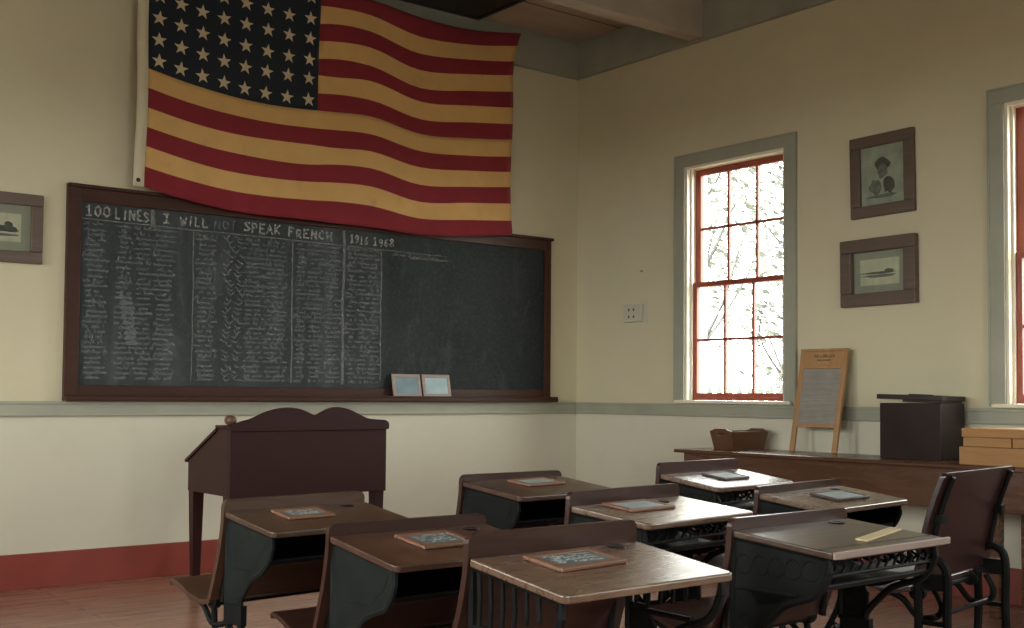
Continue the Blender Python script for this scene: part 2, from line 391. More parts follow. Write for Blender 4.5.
# cornice boards all round, and the beams across the room
struct('trim_1', MB().box(XL, XR-0.05, YF-0.05, YF, 3.885, ZC), M['cornice'], bevel=0.004)
struct('trim_2', MB().box(XR-0.05, XR, YB, YF, 3.885, ZC), M['cornice'], bevel=0.004)
struct('trim_3', MB().box(XL, XL+0.05, YB, YF-0.05, 3.885, ZC), M['cornice'], bevel=0.004)
struct('trim_4', MB().box(XL, XR-0.05, 5.93, 6.07, 3.90, ZC), M['beam'], bevel=0.006)
struct('trim_5', MB().box(XL, XR-0.05, 3.2, 3.34, 3.90, ZC), M['beam'], bevel=0.006)
# chair rail
def rail(name, b_, nx, ny): pass
rb = MB()
rb.box(XL, XR-0.022, YF-0.022, YF, 1.052, 1.125); rb.box(XL, XR-0.03, YF-0.03, YF, 1.118, 1.137); rb.box(XL, XR-0.028, YF-0.028, YF, 1.045, 1.06)
struct('trim_6', rb, M['trim'], bevel=0.003)
rb = MB()
rb.box(XR-0.022, XR, YB, YF-0.001, 1.052, 1.125); rb.box(XR-0.03, XR, YB, YF-0.001, 1.118, 1.137); rb.box(XR-0.028, XR, YB, YF-0.001, 1.045, 1.06)
struct('trim_7', rb, M['trim'], bevel=0.003)
struct('baseboard_front', MB().box(XL, XR-0.02, YF-0.02, YF, 0, 0.212), M['redtrim'], bevel=0.003)
struct('baseboard_right', MB().box(XR-0.02, XR, YB, YF, 0, 0.212), M['redtrim'], bevel=0.003)
struct('baseboard_left', MB().box(XL, XL+0.02, YB, YF-0.02, 0, 0.212), M['redtrim'], bevel=0.003)
struct('trim_8', MB().box(XL, XL+0.03, YB, YF-0.03, 1.045, 1.137), M['trim'], bevel=0.003)

def sash(x, y0, y1, z0, z1, sgn, name, parent):
    """one six-light sash: stiles, rails and muntins, and its glass"""
    b = MB(); t = 0.035; st = 0.05
    xa, xb = (x, x+sgn*t); xa, xb = min(xa, xb), max(xa, xb)
    b.box(xa, xb, y0, y0+st, z0, z1); b.box(xa, xb, y1-st, y1, z0, z1)
    b.box(xa, xb, y0+st, y1-st, z0, z0+0.055 if name == 'lower_sash' else z0+0.036)
    b.box(xa, xb, y0+st, y1-st, z1-(0.045 if name == 'upper_sash' else 0.036), z1)
    xm = (xa+xb)/2
    for k in (1, 2):
        y = y0+st+(y1-y0-2*st)*k/3; b.box(xm-0.012, xm+0.012, y-0.010, y+0.010, z0+0.03, z1-0.03)
    z = (z0+z1)/2+(0.008 if name == 'lower_sash' else -0.005); b.box(xm-0.012, xm+0.012, y0+st, y1-st, z-0.010, z+0.010)
    o = b.build(name, M['sash'], parent, bevel=0.002)
    g = MB().box(xm-0.0015, xm+0.0015, y0+st*0.8, y1-st*0.8, z0+0.03, z1-0.03).build('window_pane', M['glass'], o)
    return o
def window(n, xin, sgn, yc):
    """sgn: direction from the room outwards"""
    h = WW/2
    root = bpy.data.objects.new('window_%d' % n, None); C.objects.link(root); root['kind'] = 'structure'
    def bx(b, a0, a1, *r):
        x0, x1 = xin+sgn*a0, xin+sgn*a1; b.box(min(x0, x1), max(x0, x1), *r)
    b = MB()
    bx(b, -0.022, 0, yc-h-0.103, yc-h, 1.150, WZ1); bx(b, -0.022, 0, yc+h, yc+h+0.103, 1.150, WZ1)
    bx(b, -0.022, 0, yc-h-0.103, yc+h+0.103, WZ1, 3.045)
    bx(b, -0.028, -0.0221, yc-h-0.103, yc-h-0.088, 1.16, 3.045); bx(b, -0.028, -0.0221, yc+h+0.088, yc+h+0.103, 1.16, 3.045)
    bx(b, -0.028, -0.0221, yc-h-0.088, yc+h+0.088, 3.03, 3.045)
    b.build('casing', M['trim'], root, bevel=0.003)
    b = MB()   # jambs and head lining in cream, with the stop beads
    bx(b, -0.006, TH, yc-h-0.001, yc-h+0.018, WZ0, WZ1); bx(b, -0.006, TH, yc+h-0.018, yc+h+0.001, WZ0, WZ1)
    bx(b, -0.006, TH, yc-h+0.018, yc+h-0.018, WZ1-0.018, WZ1+0.001)
    for s in (-1, 1):
        y0, y1 = sorted((yc+s*(h-0.018), yc+s*(h-0.034)))
        bx(b, 0.03, 0.048, y0, y1, WZ0, WZ1-0.018)
    b.build('jamb', M['cream'], root, bevel=0.002)
    b = MB()
    bx(b, 0.0, TH+0.03, yc-h, yc+h, 1.1465, 1.1655); bx(b, -0.050, -0.0005, yc-h-0.075, yc+h+0.075, 1.142, 1.166)
    b.build('window_sill', M['cream'], root, bevel=0.005)
    zm = 2.045
    y0, y1 = yc-h+0.019, yc+h-0.019
    sash(xin+sgn*0.050, y0, y1, 1.167, zm+0.018, sgn, 'lower_sash', root)
    sash(xin+sgn*0.092, y0, y1, zm-0.018, WZ1-0.019, sgn, 'upper_sash', root)
    return root
k = 0
for y in WIN_R[:2]: k += 1; window(k, XR, 1, y)
for y in WIN_R[2:]: k += 1; window(k, XR, 1, y)
for y in WIN_L: k += 1; window(k, XL, -1, y)
for x in WIN_B:      # the same window turned to the back wall
    k += 1; w_ = window(k, 0, 1, 0); w_.location = (x, YB, 0); w_.rotation_euler = (0, 0, -PI/2)

# ------------------------------------------------------------------ dark hatch in the ceiling above the flag
h = thing('ceiling_hatch', 'dark hatch in the ceiling boards just above the top of the flag', 'hatch', (4.955, 6.97, ZC))
MB().box(-0.42, 0.42, -0.34, 0.34, -0.022, -0.001).build('panel', M['black'], h, bevel=0.003)
fb = MB(); fb.box(-0.46, 0.46, -0.38, -0.34, -0.03, -0.001); fb.box(-0.46, 0.46, 0.34, 0.37, -0.03, -0.001); fb.box(-0.46, -0.42, -0.34, 0.34, -0.03, -0.001); fb.box(0.42, 0.46, -0.34, 0.34, -0.03, -0.001)
fb.build('frame', M['black'], h, bevel=0.003)

# ------------------------------------------------------------------ flag
FLAG_K=17
FLAG=[[2.738,4.137,2.737,4.012,2.736,3.887,2.735,3.769,2.735,3.644,2.734,3.52,2.733,3.402,2.732,3.279,2.731,3.15,2.73,3.021,2.73,2.897,2.729,2.775,2.728,2.644,2.727,2.512],[2.804,4.125,2.803,4.0,2.803,3.875,2.802,3.756,2.801,3.631,2.8,3.507,2.8,3.388,2.799,3.265,2.798,3.137,2.797,3.009,2.796,2.884,2.795,2.761,2.795,2.631,2.794,2.498],[2.871,4.115,2.871,3.989,2.87,3.864,2.869,3.744,2.868,3.619,2.868,3.494,2.867,3.376,2.866,3.252,2.865,3.124,2.864,2.997,2.864,2.872,2.863,2.748,2.862,2.618,2.861,2.485],[2.939,4.105,2.938,3.979,2.938,3.854,2.937,3.734,2.936,3.608,2.936,3.483,2.935,3.364,2.934,3.239,2.933,3.113,2.933,2.986,2.932,2.861,2.931,2.735,2.931,2.605,2.93,2.473],[3.008,4.097,3.007,3.971,3.006,3.845,3.006,3.724,3.005,3.599,3.004,3.473,3.004,3.353,3.003,3.227,3.002,3.102,3.002,2.976,3.001,2.851,3.0,2.723,3.0,2.594,2.999,2.461],[3.077,4.09,3.077,3.964,3.076,3.837,3.075,3.716,3.075,3.59,3.074,3.464,3.073,3.343,3.073,3.217,3.072,3.093,3.072,2.967,3.071,2.842,3.07,2.713,3.07,2.584,3.069,2.45],[3.147,4.084,3.147,3.957,3.146,3.831,3.146,3.708,3.145,3.582,3.144,3.455,3.144,3.334,3.143,3.207,3.143,3.084,3.142,2.959,3.142,2.833,3.141,2.703,3.14,2.574,3.14,2.44],[3.218,4.079,3.218,3.951,3.217,3.825,3.217,3.702,3.216,3.575,3.216,3.449,3.215,3.327,3.215,3.199,3.214,3.077,3.214,2.952,3.213,2.826,3.213,2.695,3.212,2.566,3.212,2.432],[3.29,4.074,3.29,3.947,3.289,3.82,3.289,3.696,3.288,3.57,3.288,3.443,3.287,3.321,3.287,3.193,3.287,3.071,3.286,2.946,3.286,2.82,3.285,2.688,3.285,2.56,3.284,2.424],[3.363,4.07,3.363,3.943,3.362,3.815,3.362,3.692,3.361,3.565,3.361,3.439,3.361,3.316,3.36,3.188,3.36,3.067,3.359,2.942,3.359,2.814,3.358,2.683,3.358,2.554,3.357,2.419],[3.437,4.066,3.436,3.939,3.436,3.81,3.436,3.687,3.435,3.56,3.435,3.437,3.434,3.311,3.434,3.186,3.434,3.064,3.433,2.94,3.433,2.809,3.433,2.679,3.432,2.55,3.432,2.415],[3.511,4.064,3.511,3.936,3.51,3.805,3.51,3.683,3.51,3.555,3.51,3.437,3.509,3.308,3.509,3.185,3.509,3.062,3.508,2.94,3.508,2.805,3.508,2.676,3.507,2.548,3.507,2.413],[3.587,4.062,3.586,3.934,3.586,3.801,3.586,3.68,3.585,3.551,3.585,3.438,3.585,3.306,3.585,3.185,3.584,3.062,3.584,2.942,3.584,2.802,3.584,2.675,3.583,2.546,3.583,2.412],[3.663,4.061,3.663,3.934,3.662,3.798,3.662,3.679,3.662,3.549,3.662,3.44,3.662,3.306,3.661,3.187,3.661,3.063,3.661,2.944,3.661,2.8,3.66,2.675,3.66,2.546,3.66,2.411],[3.74,4.062,3.74,3.935,3.74,3.799,3.74,3.68,3.739,3.55,3.739,3.443,3.739,3.308,3.739,3.189,3.739,3.064,3.739,2.946,3.738,2.8,3.738,2.676,3.738,2.547,3.738,2.412],[3.818,4.063,3.818,3.937,3.818,3.802,3.818,3.683,3.818,3.553,3.818,3.446,3.818,3.311,3.818,3.193,3.817,3.067,3.817,2.948,3.817,2.802,3.817,2.679,3.817,2.55,3.817,2.412],[3.897,4.066,3.897,3.942,3.897,3.809,3.897,3.69,3.897,3.561,3.897,3.451,3.897,3.317,3.897,3.197,3.897,3.07,3.897,2.95,3.897,2.807,3.897,2.683,3.897,2.553,3.897,2.412],[3.97,4.07,3.97,3.948,3.97,3.82,3.97,3.699,3.97,3.572,3.97,3.455,3.97,3.325,3.97,3.202,3.97,3.073,3.97,2.95,3.97,2.814,3.97,2.689,3.97,2.557,3.97,2.411],[4.059,4.077,4.059,3.958,4.059,3.838,4.059,3.714,4.059,3.59,4.059,3.461,4.059,3.337,4.059,3.208,4.059,3.078,4.059,2.949,4.059,2.826,4.059,2.697,4.059,2.564,4.059,2.41],[4.141,4.082,4.141,3.965,4.141,3.848,4.141,3.724,4.141,3.601,4.141,3.469,4.141,3.346,4.142,3.214,4.142,3.083,4.142,2.952,4.142,2.834,4.142,2.703,4.142,2.568,4.142,2.41],[4.224,4.086,4.224,3.971,4.224,3.854,4.224,3.732,4.225,3.606,4.225,3.479,4.225,3.351,4.225,3.222,4.225,3.09,4.226,2.958,4.226,2.839,4.226,2.707,4.226,2.57,4.226,2.412],[4.308,4.088,4.308,3.973,4.309,3.856,4.309,3.736,4.309,3.605,4.309,3.488,4.309,3.352,4.31,3.227,4.31,3.094,4.31,2.964,4.31,2.841,4.311,2.709,4.311,2.57,4.311,2.413],[4.393,4.087,4.394,3.972,4.394,3.853,4.394,3.734,4.395,3.601,4.395,3.49,4.395,3.349,4.395,3.227,4.396,3.094,4.396,2.965,4.396,2.84,4.397,2.707,4.397,2.568,4.397,2.413],[4.48,4.083,4.48,3.963,4.48,3.843,4.481,3.723,4.481,3.588,4.482,3.479,4.482,3.338,4.482,3.218,4.483,3.085,4.483,2.957,4.483,2.831,4.484,2.698,4.484,2.56,4.485,2.411],[4.567,4.074,4.568,3.946,4.568,3.824,4.569,3.703,4.569,3.567,4.569,3.46,4.57,3.318,4.57,3.2,4.571,3.068,4.571,2.942,4.572,2.815,4.572,2.683,4.572,2.549,4.573,2.407],[4.656,4.063,4.657,3.928,4.657,3.803,4.657,3.68,4.658,3.543,4.658,3.436,4.659,3.296,4.659,3.18,4.66,3.049,4.66,2.925,4.661,2.797,4.661,2.666,4.662,2.535,4.662,2.402],[4.746,4.054,4.746,3.911,4.747,3.785,4.748,3.66,4.748,3.522,4.749,3.416,4.749,3.277,4.75,3.163,4.75,3.033,4.751,2.91,4.751,2.781,4.752,2.652,4.753,2.525,4.753,2.399],[4.837,4.048,4.838,3.902,4.838,3.776,4.839,3.65,4.839,3.512,4.84,3.405,4.841,3.268,4.841,3.154,4.842,3.024,4.842,2.903,4.843,2.774,4.844,2.645,4.844,2.52,4.845,2.399],[4.929,4.045,4.93,3.901,4.931,3.776,4.931,3.65,4.932,3.513,4.933,3.405,4.933,3.27,4.934,3.154,4.935,3.024,4.935,2.904,4.936,2.775,4.937,2.647,4.937,2.522,4.938,2.401],[5.032,4.045,5.03,3.906,5.026,3.782,5.025,3.658,5.026,3.522,5.026,3.412,5.027,3.278,5.027,3.161,5.028,3.029,5.029,2.91,5.029,2.782,5.03,2.655,5.031,2.528,5.031,2.405],[5.138,4.047,5.131,3.915,5.123,3.792,5.12,3.669,5.12,3.535,5.121,3.424,5.121,3.291,5.122,3.171,5.123,3.038,5.123,2.919,5.124,2.792,5.124,2.666,5.125,2.537,5.126,2.411],[5.245,4.052,5.233,3.926,5.221,3.804,5.216,3.683,5.216,3.551,5.217,3.436,5.217,3.305,5.218,3.183,5.218,3.048,5.219,2.93,5.219,2.804,5.22,2.679,5.221,2.547,5.221,2.418],[5.354,4.06,5.335,3.938,5.319,3.816,5.313,3.697,5.314,3.565,5.314,3.448,5.315,3.318,5.315,3.194,5.316,3.058,5.316,2.94,5.316,2.815,5.317,2.689,5.317,2.556,5.318,2.427],[5.464,4.072,5.439,3.953,5.42,3.829,5.412,3.711,5.412,3.579,5.413,3.458,5.413,3.329,5.414,3.205,5.414,3.068,5.414,2.95,5.415,2.825,5.415,2.698,5.416,2.563,5.416,2.438],[5.576,4.087,5.545,3.97,5.521,3.843,5.512,3.726,5.512,3.594,5.513,3.47,5.513,3.34,5.513,3.216,5.514,3.08,5.514,2.96,5.514,2.837,5.515,2.707,5.515,2.571,5.516,2.45],[5.689,4.104,5.652,3.989,5.624,3.859,5.613,3.743,5.614,3.61,5.614,3.483,5.614,3.353,5.615,3.228,5.615,3.093,5.615,2.971,5.615,2.849,5.616,2.717,5.616,2.579,5.616,2.463],[5.803,4.123,5.761,4.008,5.728,3.877,5.716,3.761,5.716,3.627,5.717,3.497,5.717,3.366,5.717,3.242,5.717,3.106,5.718,2.983,5.718,2.862,5.718,2.727,5.718,2.588,5.719,2.475]]
FY = 7.28
def flag_p(u, t):
    """u 0..1 along the flag, t 0..13 down the stripes -> point"""
    n = len(FLAG)-1; fu = min(max(u, 0), 1)*n; i = min(int(fu), n-1); a = fu-i
    j = min(int(t), 12); b = t-j
    def g(i, j): return FLAG[i][2*j], FLAG[i][2*j+1]
    p = [(g(i, j)[k]*(1-a)+g(i+1, j)[k]*a)*(1-b)+(g(i, j+1)[k]*(1-a)+g(i+1, j+1)[k]*a)*b for k in (0, 1)]
    y = FY+0.013*math.sin(u*9.0+t*0.55)+0.005*math.sin(u*23-t*0.9)
    if p[1] < 2.62: y = min(y, FY+0.012)
    if u > 0.8: y -= 0.0*(u-0.8)
    return Vector((p[0], y, p[1]))
uc = FLAG_K/(len(FLAG)-1)
flag = thing('wall_flag', 'large faded flag with cream and red stripes and 48 stars, hung above the blackboard', 'flag', (4.2, FY, 2.5))
FO = Vector((4.2, FY, 2.5))
def flag_patch(name, mat, u0, u1, t0, t1, nu, nt_, matf=None, off=0.0):
    bm = bmesh.new()
    g = [[bm.verts.new(flag_p(u0+(u1-u0)*i/nu, t0+(t1-t0)*j/nt_)-FO+Vector((0, -off, 0))) for j in range(nt_+1)] for i in range(nu+1)]
    for i in range(nu):
        for j in range(nt_):
            f = bm.faces.new((g[i][j], g[i+1][j], g[i+1][j+1], g[i][j+1]))
            f.smooth = True
            if matf: f.material_index = matf(t0+(t1-t0)*(j+0.5)/nt_)
    me = bpy.data.meshes.new(name); bm.to_mesh(me); bm.free()
    for m in (mat if isinstance(mat, list) else [mat]): me.materials.append(m)
    o = bpy.data.objects.new(name, me); C.objects.link(o); o.parent = flag
    s = o.modifiers.new('thick', 'SOLIDIFY'); s.thickness = 0.002; s.offset = 1
    return o
mf = lambda t: 0 if int(t) % 2 == 0 else 1
cut = FLAG_K/(len(FLAG)-1)
flag_patch('upper_stripes', [M['flag_red'], M['flag_cream']], cut, 1, 0, 7, 38, 28, mf)
flag_patch('lower_stripes', [M['flag_red'], M['flag_cream']], 0, 1, 7, 13, 72, 24, mf)
flag_patch('canton', M['flag_blue'], 0, cut, 0, 7, 34, 28)
for i in range(8):
    for j in range(6):
        cu, ct = (i+0.5)/8*cut, (j+0.5)/6*7
        c0 = flag_p(cu, ct); bm = bmesh.new(); r = 0.052
        c = bm.verts.new(c0-FO+Vector((0, -0.005, 0))); vs = []
        rot0 = random.uniform(-0.12, 0.12)
        for k in range(10):
            rr = r if k % 2 == 0 else r*0.40; a = PI/2+k*PI/5+rot0
            p = c0+Vector((math.cos(a)*rr, 0, math.sin(a)*rr))
            q = flag_p(cu+math.cos(a)*rr/2.98, ct-math.sin(a)*rr/0.135); p.y = q.y-0.005
            vs.append(bm.verts.new(p-FO))
        for k in range(10): bm.faces.new((c, vs[k], vs[(k+1) % 10]))
        me = bpy.data.meshes.new('star'); bm.to_mesh(me); bm.free(); me.materials.append(M['flag_star'])
        o = bpy.data.objects.new('star', me); C.objects.link(o); o.parent = flag
        s = o.modifiers.new('thick', 'SOLIDIFY'); s.thickness = 0.001
hb = MB(); hp = [(flag_p(0, t)) for t in [x*0.5 for x in range(27)]]
for a, b in zip(hp, hp[1:]):
    hb.quad(a-FO, b-FO, b-FO+Vector((-0.072, -0.002, 0)), a-FO+Vector((-0.072, -0.002, 0)))
ho = hb.build('header_band', M['flag_header'], flag, smooth=True, weld=True)
s = ho.modifiers.new('thick', 'SOLIDIFY'); s.thickness = 0.002
p = flag_p(0, 12.85)-FO
MB().lathe([(0.007, -0.004), (0.014, -0.004), (0.014, 0.002), (0.007, 0.002)], p.x-0.04, p.y-0.004, p.z+0.02, 14, 'Y').build('grommet', M['black'], ho)

# ------------------------------------------------------------------ blackboard
BX0, BX1, BZ0, BZ1 = 2.275, 6.205, 1.150, 2.475
OX, OZ = 2.24, 1.15
bb = thing('blackboard', 'long framed blackboard covered in rows of chalk lines on the front wall', 'blackboard', (OX, YF, OZ))
def bl(x0, x1, d0, d1, z0, z1): return (x0-OX, x1-OX, -d1, -d0, z0-OZ, z1-OZ)
MB().box(*bl(BX0+0.06, BX1-0.05, 0.002, 0.022, BZ0+0.06, BZ1-0.06)).build('writing_surface', M['board'], bb)
MB().box(*bl(BX0, BX0+0.085, 0.002, 0.042, BZ0+0.02, BZ1)).build('frame_stile', M['boardframe'], bb, bevel=0.004)
MB().box(*bl(BX1-0.065, BX1, 0.002, 0.042, BZ0+0.02, BZ1)).build('frame_stile', M['boardframe'], bb, bevel=0.004)
b = MB(); b.box(*bl(BX0+0.085, BX1-0.065, 0.002, 0.040, BZ1-0.085, BZ1)); b.box(*bl(BX0, BX1+0.02, 0.002, 0.055, BZ1, BZ1+0.022))
b.build('top_rail', M['boardframe'], bb, bevel=0.004)
b = MB(); b.box(*bl(BX0+0.085, BX1-0.065, 0.002, 0.034, BZ0+0.02, BZ0+0.088))
b.build('bottom_rail', M['boardframe'], bb, bevel=0.003)
b = MB(); b.box(*bl(BX0+0.0, BX1+0.035, 0.002, 0.100, BZ0-0.010, BZ0+0.020)); b.box(*bl(BX0, BX1+0.035, 0.088, 0.100, BZ0+0.02, BZ0+0.032))
b.build('chalk_tray', M['boardframe'], bb, bevel=0.003)
# chalk: a tiny stroke alphabet on a 0..1 grid (y up), drawn as ribbons
GL = {'0': [[(.5, 1), (.15, .8), (.1, .3), (.45, 0), (.85, .25), (.85, .8), (.5, 1)]], '1': [[(.2, .8), (.5, 1), (.5, 0)], [(.2, 0), (.8, 0)]],
 '6': [[(.8, 1), (.3, .7), (.1, .3), (.4, 0), (.8, .2), (.7, .5), (.2, .4)]], '8': [[(.5, .55), (.15, .8), (.5, 1), (.85, .8), (.5, .55), (.1, .25), (.5, 0), (.9, .25), (.5, .55)]],
 '9': [[(.85, .65), (.4, .5), (.15, .8), (.5, 1), (.85, .85), (.8, .3), (.5, 0)]],
 'L': [[(.15, 1), (.15, 0), (.8, 0)]], 'I': [[(.5, 1), (.5, 0)], [(.2, 1), (.8, 1)], [(.2, 0), (.8, 0)]], 'i': [[(.5, .8), (.5, 0)], [(.5, 1), (.5, .95)]],
 'N': [[(.1, 0), (.15, 1), (.8, 0), (.85, 1)]], 'E': [[(.85, 1), (.15, 1), (.15, 0), (.85, 0)], [(.15, .5), (.7, .5)]],
 'S': [[(.85, .9), (.45, 1), (.15, .75), (.5, .5), (.85, .25), (.5, 0), (.1, .1)]], 'W': [[(0, 1), (.25, 0), (.5, .7), (.75, 0), (1, 1)]],
 'O': [[(.5, 1), (.1, .7), (.15, .2), (.5, 0), (.9, .3), (.85, .8), (.5, 1)]], 'T': [[(.5, 1), (.5, 0)], [(.05, 1), (.95, 1)]],
 'P': [[(.15, 0), (.15, 1), (.7, .95), (.8, .7), (.6, .5), (.15, .5)]], 'A': [[(.05, 0), (.5, 1), (.95, 0)], [(.25, .4), (.75, .4)]],
 'K': [[(.15, 1), (.15, 0)], [(.85, 1), (.15, .45), (.85, 0)]], 'F': [[(.85, 1), (.15, 1), (.15, 0)], [(.15, .55), (.7, .55)]],
 'R': [[(.15, 0), (.15, 1), (.7, .95), (.8, .7), (.6, .5), (.15, .5), (.85, 0)]], 'C': [[(.85, .85), (.5, 1), (.15, .7), (.15, .25), (.5, 0), (.85, .15)]],
 'H': [[(.15, 1), (.15, 0)], [(.85, 1), (.85, 0)], [(.15, .5), (.85, .5)]], 'U': [[(.1, 1), (.15, .2), (.5, 0), (.85, .2), (.9, 1)]],
 'D': [[(.15, 0), (.15, 1), (.6, .9), (.85, .5), (.6, .1), (.15, 0)]], 'M': [[(.05, 0), (.15, 1), (.5, .3), (.85, 1), (.95, 0)]], '-': [[(.2, .5), (.8, .5)]], '|': [[(.5, 1.3), (.5, -.3)]]}
CY = -0.0235
def ribbon(b, pts, w_, y=CY, jit=0.0):
    P = [Vector((p[0]+random.uniform(-jit, jit), 0, p[1]+random.uniform(-jit, jit))) for p in pts]
    for a, c in zip(P, P[1:]):
        d = c-a
        if d.length < 1e-6: continue
        d.normalize(); n = Vector((-d.z, 0, d.x))*w_/2; e = d*w_*0.3
        b.quad(*[(q.x, y, q.z) for q in (a-e+n, c+e+n, c+e-n, a-e-n)])
def write(b, text, x0, x1, z0, h, w_=0.012, jit=0.004, slant=0.0):
    n = len(text); cw = (x1-x0)/n
    for i, ch in enumerate(text):
        if ch == ' ': continue
        dz = random.uniform(-0.006, 0.006)
        for st in GL[ch]:
            ribbon(b, [(x0+cw*(i+0.06+0.82*p[0])-OX+slant*p[1]*h, z0+dz+p[1]*h-OZ) for p in st], w_, CY, jit)
def bx_(px):   # board position from a horizontal share of the photograph's board (foreshortened spacing)
    u = (px-512)/F_PX
    dx = 0.6185*1+u*0.7858; dy = 0.7858-u*0.6185
    return dx/dy*(YF-0.03)
ZH = 2.305
for txt, xa, xb, z, h_, w_ in (('100', 82, 109, ZH, .062, .012), ('LiNES', 112, 148, ZH, .062, .012), ('I', 160, 169, ZH, .055, .012), ('WiLL', 178, 207, ZH, .055, .012),
        ('NOT', 212, 236, ZH, .055, .008), ('SPEAK', 242, 280, ZH-.002, .062, .012), ('FRENCH', 286, 332, ZH-.006, .058, .012), ('1916', 349, 368, ZH-.008, .055, .010), ('1968', 372, 394, ZH-.008, .055, .010)):
    b = MB(); write(b, txt, bx_(xa), bx_(xb), z, h_, w_, 0.0015 if txt[0] in '19' else 0.003)
    b.build('chalk_word', M['chalk_faint' if txt == 'NOT' else 'chalk'], bb)['kind'] = 'stuff'
hdr = MB()
ribbon(hdr, [(bx_(150.5)-OX, 2.375-OZ), (bx_(151)-OX, 2.275-OZ)], 0.03, CY, 0.002)
ribbon(hdr, [(bx_(343)-OX, 2.37-OZ), (bx_(343.5)-OX, 2.28-OZ)], 0.024, CY, 0.002)
fnt = MB()
# ruled lines
rl = hdr
def hline(xa, xb, za, zb, w_=0.008):
    n = 14
    ribbon(rl, [(xa+(xb-xa)*i/n-OX, za+(zb-za)*i/n-OZ+random.uniform(-.002, .002)) for i in range(n+1)], w_)
hline(bx_(80), bx_(343), 2.285, 2.272); hline(bx_(343), bx_(447), 2.272, 2.262, 0.006)
for px, zt, zb, w_ in ((192, 2.275, 1.27, 0.007), (292, 2.275, 1.27, 0.012), (343, 2.275, 1.27, 0.022), (381, 2.27, 1.30, 0.010)):
    n = 12
    ribbon(rl, [(bx_(px)-OX+random.uniform(-.004, .004), zt+(zb-zt)*i/n-OZ) for i in range(n+1)], w_)
rl.build('chalk_rules', M['chalk_line'], bb)['kind'] = 'stuff'
# the hundred written lines, column by column: each word a run of joined loops
def word(b, xa, xb, z, h, w_=0.0055):
    n = max(4, int((xb-xa)/0.013)); pts = []
    for i in range(n+1):
        x = xa+(xb-xa)*i/n
        if random.random() < 0.12 and len(pts) > 2:
            ribbon(b, pts, w_, CY, 0.002); pts = []; continue
        hh = h*(random.choice((0.4, 0.55, 0.6, 0.7, 1.15)))
        pts.append((x-OX, z-OZ+random.uniform(-.002, .002))); pts.append((x+0.004-OX, z+hh-OZ))
    if len(pts) > 1: ribbon(b, pts, w_, CY, 0.002)
rows = 31; brt = MB()
COLS = [[(84, 104, .5), (116, 131, .7), (134, 151, .6), (154, 172, .5)],
        [(196, 214, .6), (217, 241, 1.6), (245, 262, .7), (265, 285, .55)],
        [(296, 306, .6), (309, 322, .7), (326, 339, .6)],
        [(347, 356, .6), (359, 368, .7), (370, 379, .6)]]
for ci, col in enumerate(COLS):
    for r in range(rows):
        z = 2.245-r*(2.245-1.275)/(rows-1)+random.uniform(-.004, .004)
        for (pa, pb, st) in col:
            if random.random() > st+0.55 and st < 1: continue
            xa, xb = bx_(pa)+random.uniform(-.02, .02), bx_(pb)+random.uniform(-.03, .02)
            if st > 1:
                # tall doubled strokes of the brightest column
                for q in range(2):
                    x0 = xa+0.05+q*0.075+random.uniform(-.01, .01)
                    k_ = random.random(); ribbon(brt if k_ < 0.55 else fnt, [(x0-OX, z+0.022-OZ), (x0+0.018+0.012*k_-OX, z-OZ), (x0+0.045-OX, z+0.024*random.random()-OZ)], 0.008, CY, 0.006)
            else: word(fnt, xa, xb, z, 0.022)
for r in range(9, 22):   # heavier passage in the first column
    z = 2.245-(r+5)*(2.245-1.275)/(rows-1)
    if r < 19: word(fnt, bx_(112+r*0.8), bx_(124+r*0.7), z, 0.03, 0.012)
word(fnt, bx_(392), bx_(415), 2.235, 0.02); word(brt, bx_(410), bx_(447), 2.222, 0.022, 0.006)
fo = fnt.build('chalk_lines', M['chalk_faint'], bb); fo['label'] = 'rows of faint handwritten chalk lines'; fo['kind'] = 'stuff'
brt.build('chalk_strokes', M['chalk_line'], bb)['kind'] = 'stuff'

def slate(name, label, loc, W, H_, rz=0, rot=None, frame='slateframe', face='slate', marks=True, group=None, seed=0, fw=0.026):
    t = thing(name, label, 'slate', loc, rz, group, rot)
    rnd = random.Random(seed)
    MB().box(-W/2+fw*0.6, W/2-fw*0.6, -H_/2+fw*0.6, H_/2-fw*0.6, 0.002, 0.008).build('slate_face', M[face], t)
    b = MB(); w2, h2 = W/2, H_/2
    b.box(-w2, w2, -h2, -h2+fw, 0, 0.011); b.box(-w2, w2, h2-fw, h2, 0, 0.011)
    b.box(-w2, -w2+fw, -h2+fw, h2-fw, 0, 0.011); b.box(w2-fw, w2, -h2+fw, h2-fw, 0, 0.011)
    b.build('wooden_frame', M[frame], t, bevel=0.003)
    if marks:
        b = MB()
        for r in range(4):
            y = h2-fw-0.018-r*(H_-2*fw-0.03)/3.6
            x = -w2+fw+0.015
            while x < w2-fw-0.03:
                if rnd.random() < 0.8:
                    a = rnd.uniform(-0.006, 0.006); l = rnd.uniform(0.008, 0.02); v = rnd.uniform(-0.012, 0.012)
                    p, q = Vector((x, y+a, 0.0084)), Vector((x+l, y+v, 0.0084)); d = (q-p).normalized(); n = Vector((-d.y, d.x, 0))*0.003
                    b.quad(p+n, q+n, q-n, p-n)
                    p2 = Vector((x+l*1.1, y+rnd.uniform(-.014, .014), 0.0084)); d = (p2-q)
                    if d.length > 0.004:
                        d.normalize(); n = Vector((-d.y, d.x, 0))*0.003; b.quad(q+n, p2+n, p2-n, q-n)
                x += rnd.uniform(0.012, 0.022)
        b.build('chalk_marks', M['chalkdust'], t)
    return t
tilt = R(78)
slate('writing_slate', 'small wooden framed slate on the blackboard tray, darker blue, the left of the pair', (4.775, YF-0.060, 1.176+0.083), 0.255, 0.175, rot=(tilt, 0, R(1)), frame='slateframe_grey', face='slate_blue', marks=False, group='slates on the blackboard tray')
